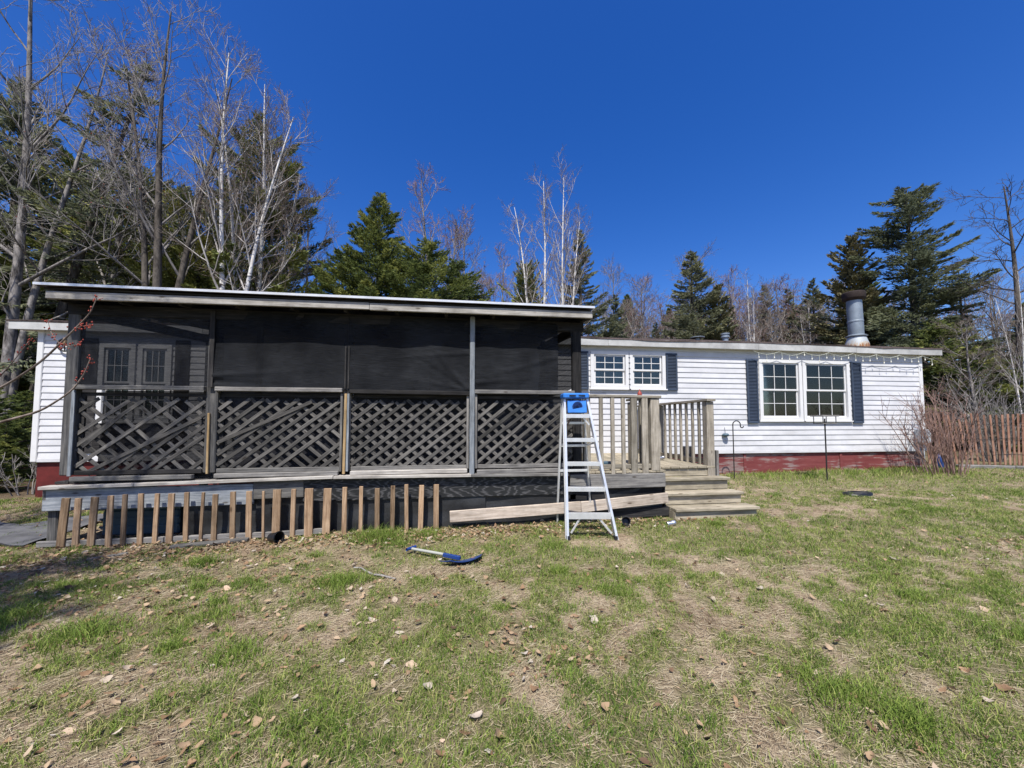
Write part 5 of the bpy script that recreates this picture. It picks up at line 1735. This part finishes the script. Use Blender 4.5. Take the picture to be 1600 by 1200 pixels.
def make_grass():
    rg = np.random.default_rng(55)
    VS, FS, RS_ = [], [], []
    nv = 0
    def push(x, y, h, w, lean, tone):
        nonlocal nv
        V, F = blades(x, y, h, w, lean, rg)
        VS.append(V)
        FS.append(F + nv)
        RS_.append(np.repeat(tone, 5))
        nv += len(V)
    for (n, z0, z1, pw, wd) in ((195000, 1.2, 3.4, 0.75, 0.0035), (230000, 3.2, 6.6, 0.8, 0.0048), (130000, 6.2, 11.5, 0.85, 0.0075)):
        x, y, Z = scatter(n, z0, z1, pw, rg)
        p = patch(x, y)
        fine = fbm(x * 9.5 + 11, y * 9.5 + 11, 61, 3)
        ok = free(x, y) & (rg.uniform(0, 1, n) < np.clip((p - 0.24) * 1.3 + (fine - 0.5) * 2.6, 0.03, 1)) & (y < 7.72)
        x, y, p, fine = x[ok], y[ok], p[ok], fine[ok]
        m = len(x)
        h = rg.uniform(0.012, 0.045, m) * (0.55 + 0.7 * p + 0.9 * np.clip(fine - 0.45, 0, 1) * 2)
        tall = blobs(x, y, [(8.0, 7.25, 3.2, 0.55, 1.0)])
        h = h * (1 + 2.0 * tall)
        tone = np.clip(rg.normal(0.58, 0.2, m) - 0.4 * np.clip(p - 0.5, 0, 1) - 0.9 * (fine - 0.5) + (fbm(x * 1.7, y * 1.7, 71, 2) - 0.5) * 0.5, 0, 1)
        dry = rg.uniform(0, 1, m) < 0.14
        tone[dry] = rg.uniform(0.85, 1, dry.sum())
        push(x, y, h, wd * rg.uniform(0.7, 1.3, m), rg.uniform(0.2, 1.3, m), tone)
    # taller tufts
    tf = [(-0.86, 4.55, 0.28, 900, 0.15), (-0.35, 4.62, 0.2, 400, 0.10), (-2.4, 4.1, 0.16, 500, 0.11), (-0.95, 3.45, 0.2, 600, 0.11), (-2.4, 2.9, 0.22, 700, 0.12),
          (-3.1, 3.2, 0.25, 600, 0.12), (-3.9, 3.3, 0.25, 500, 0.12), (-1.3, 2.5, 0.18, 500, 0.09), (1.9, 1.75, 0.2, 700, 0.10), (2.05, 1.55, 0.16, 500, 0.11), (1.2, 3.0, 0.16, 400, 0.07),
          (-2.2, 1.9, 0.22, 500, 0.09), (-4.3, 4.4, 0.2, 250, 0.10), (3.8, 3.0, 0.3, 500, 0.06), (0.1, 2.2, 0.2, 400, 0.07), (-0.6, 1.9, 0.2, 400, 0.07), (2.9, 2.2, 0.3, 500, 0.06)]
    for k in range(46):
        xx, yy, _ = scatter(1, 1.5, 6.0, 0.9, rg)
        if patch(xx, yy)[0] > 0.3:
            tf.append((float(xx[0]), float(yy[0]), rg.uniform(0.08, 0.2), int(rg.integers(120, 320)), rg.uniform(0.05, 0.09)))
    for (cx, cy, r_, n, hh) in tf:
        x = cx + rg.normal(0, r_ * 0.5, n)
        y = cy + rg.normal(0, r_ * 0.4, n)
        ok = free(x, y)
        x, y = x[ok], y[ok]
        m = len(x)
        push(x, y, hh * rg.uniform(0.5, 1.1, m), rg.uniform(0.003, 0.005, m), rg.uniform(0.3, 1.1, m), np.clip(rg.normal(0.4, 0.18, m), 0, 0.95))
    o = add('grass', big_mesh('grass', np.concatenate(VS), np.concatenate(FS), np.concatenate(RS_)), M['grass'])
    o['kind'] = 'stuff'
    tag(o, 'short patchy green spring grass covering the lawn', 'grass')

def make_straw():
    rg = np.random.default_rng(56)
    Vs, Rn = [], []
    for (n, z0, z1, pw, wd, ln) in ((170000, 1.2, 3.6, 0.75, 0.0018, 0.042), (120000, 3.4, 7.5, 0.85, 0.003, 0.055), (20000, 7, 11, 0.9, 0.005, 0.07)):
        x, y, Z = scatter(n, z0, z1, pw, rg)
        p = patch(x, y)
        ok = free(x, y) & (rg.uniform(0, 1, n) < np.clip(1.15 - p * 0.8, 0.15, 1)) & (y < 7.74)
        x, y = x[ok], y[ok]
        m = len(x)
        a = rg.uniform(0, 6.283, m) * 0.75 + fbm(x * 2.4, y * 2.4, 81, 2) * 6.0
        L = ln * rg.uniform(0.4, 1.3, m)
        w = wd * rg.uniform(0.7, 1.4, m)
        z = gz(x, y) + rg.uniform(0.0, 0.012, m)
        dx, dy = np.cos(a), np.sin(a)
        ti = rg.normal(0, 0.16, m)
        V = np.empty((m, 4, 3))
        for k, (s, t) in enumerate(((-0.5, -0.5), (0.5, -0.5), (0.3, 0.5), (-0.3, 0.5))):
            xx = x + dx * L * t - dy * w * s
            yy = y + dy * L * t + dx * w * s
            V[:, k, 0] = xx
            V[:, k, 1] = yy
            V[:, k, 2] = z + np.abs(ti) * L * (t + 0.5) + 0.001 * s
        Vs.append(V.reshape(-1, 3))
        Rn.append(np.repeat(np.clip(rg.normal(0.5, 0.25, m), 0, 1), 4))
    V = np.concatenate(Vs)
    o = add('dry_grass', big_mesh('dry_grass', V, np.arange(len(V)).reshape(-1, 4), np.concatenate(Rn)), M['straw'])
    o['kind'] = 'stuff'
    tag(o, 'matted dry straw colored grass lying on the lawn', 'dry grass')

def leaf_shape(r_, lobed, n=8, cols=(-1, -0.5, 0, 0.5, 1)):
    """crumpled leaf, length 1 along x, with a ragged outline"""
    v = []
    curl = r_.uniform(0.1, 0.9) * r_.choice((-1, 1, 1))
    roll = r_.uniform(-0.2, 0.8)
    wd = r_.uniform(0.25, 0.42)
    for i in range(n + 1):
        t = i / n
        w = wd * math.sin(math.pi * min(t * 0.94 + 0.04, 1)) ** 0.75
        for j, q in enumerate(cols):
            rag = 1.0
            if abs(q) == 1:
                rag = r_.uniform(0.5, 1.1) if lobed else r_.uniform(0.8, 1.05)
            a = q * rag * w
            z = curl * (t - 0.45) ** 2 + roll * abs(a) ** 1.5 + r_.uniform(-0.025, 0.025)
            v.append((t - 0.5 + r_.uniform(-0.03, 0.03), a * (1 - 0.25 * roll * abs(q)), z))
    f = []
    for i in range(n):
        for j in range(len(cols) - 1):
            c = len(cols)
            q = i * c + j
            f.append((q, q + c, q + c + 1, q + 1))
    return np.array(v), np.array(f)

def make_leaves():
    rg = np.random.default_rng(57)
    r_ = random.Random(9)
    shapes = [leaf_shape(r_, k % 2 == 0) for k in range(8)]
    small = [leaf_shape(r_, k % 2 == 0, 4, (-1, 0, 1)) for k in range(8)]
    # litter too small to pick apart
    VS, FS, RN = [], [], []
    nv = 0
    pts = []
    x, y, Z = scatter(5200, 1.3, 8.0, 0.9, rg)
    w = 0.35 + 0.9 * (1 - patch(x, y))
    ok = free(x, y) & (rg.uniform(0, 1, len(x)) < w * np.where(x < 0.8, 1.0, 0.45)) & (y < 7.7)
    pts.append(np.stack([x[ok], y[ok]], -1))
    for (cx, cy, rx, ry, n) in ((0.4, 4.62, 1.0, 0.16, 750), (-1.5, 4.6, 1.2, 0.18, 750), (-3.6, 4.5, 0.9, 0.28, 800), (2.4, 4.72, 0.5, 0.1, 300), (-4.6, 3.9, 1.0, 0.6, 500), (-2.6, 3.6, 1.0, 0.5, 450), (5.9, 3.25, 0.35, 0.14, 110), (0.55, 2.2, 0.14, 0.12, 40), (0.35, 2.5, 0.15, 0.1, 40),
                              (-3.6, 5.4, 0.6, 0.3, 260), (-5.6, 6.6, 0.8, 0.6, 150), (-0.4, 2.9, 0.8, 0.4, 80), (4.1, 5.3, 0.2, 0.4, 70)):
        pts.append(np.stack([cx + rg.normal(0, rx, n), cy + rg.normal(0, ry, n)], -1))
    PTS = np.concatenate(pts)
    for (x, y) in PTS:
        if abs(x) > 14 or (not free(np.array([x]), np.array([y]))[0] and not (-4.4 < x < -2.9 and 5 < y < 6.2)):
            continue
        v, f = small[int(rg.integers(0, 8))]
        s = rg.uniform(0.018, 0.055)
        Rm = np.array(Matrix.Rotation(rg.uniform(0, 6.28), 3, 'Z') @ Matrix.Rotation(rg.normal(0, 0.35), 3, 'X') @ Matrix.Rotation(rg.normal(0, 0.3), 3, 'Y'))
        q = (v * s) @ Rm.T + np.array([x, y, g1(x, y) + rg.uniform(0.008, 0.03)])
        VS.append(q)
        FS.append(f + nv)
        RN.append(np.full(len(q), np.clip(rg.normal(0.5, 0.28), 0, 1)))
        nv += len(q)
    o = add('leaf_litter', big_mesh('leaf_litter', np.concatenate(VS), np.concatenate(FS), np.concatenate(RN), True), M['leaf'])
    o['kind'] = 'stuff'
    tag(o, 'small dead leaves strewn over lawn and along porch base', 'leaf litter')
    # the big ones in the foreground
    mes = []
    for k in range(10):
        v, f = shapes[k % 8]
        me = big_mesh('dead_leaf', v * (1, 1 + 0.15 * (k % 3), 1.0 + 0.2 * (k % 2)), f, np.full(len(v), (0.15, 0.4, 0.55, 0.7, 0.85, 0.97, 0.3, 0.6, 0.9, 0.5)[k]), True)
        me.materials.append(M['leaf'])
        mes.append(me)
    n = 0
    while n < 220:
        x, y, Z = scatter(1, 1.35, 4.3, 1.0, rg, 0.2)
        x, y = float(x[0]), float(y[0])
        if x > 0.8 and rg.random() < 0.45:
            continue
        o = bpy.data.objects.new('dead_leaf', mes[int(rg.integers(0, 10))])
        COL.objects.link(o)
        s = 0.024 + 0.055 * rg.random() ** 1.6
        Mw = Matrix.Translation((x, y, g1(x, y) + rg.uniform(0.006, 0.022))) @ Matrix.Rotation(rg.uniform(0, 6.28), 4, 'Z') @ Matrix.Rotation(rg.normal(0, 0.3), 4, 'X') @ Matrix.Rotation(rg.normal(0, 0.25), 4, 'Y') @ Matrix.Diagonal((s, s, s, 1))
        place(o, Mw, None)
        tag(o, 'curled brown dead leaf lying on the foreground lawn', 'leaf', 'dead leaves on the foreground lawn')
        n += 1
make_grass()
make_straw()
make_leaves()
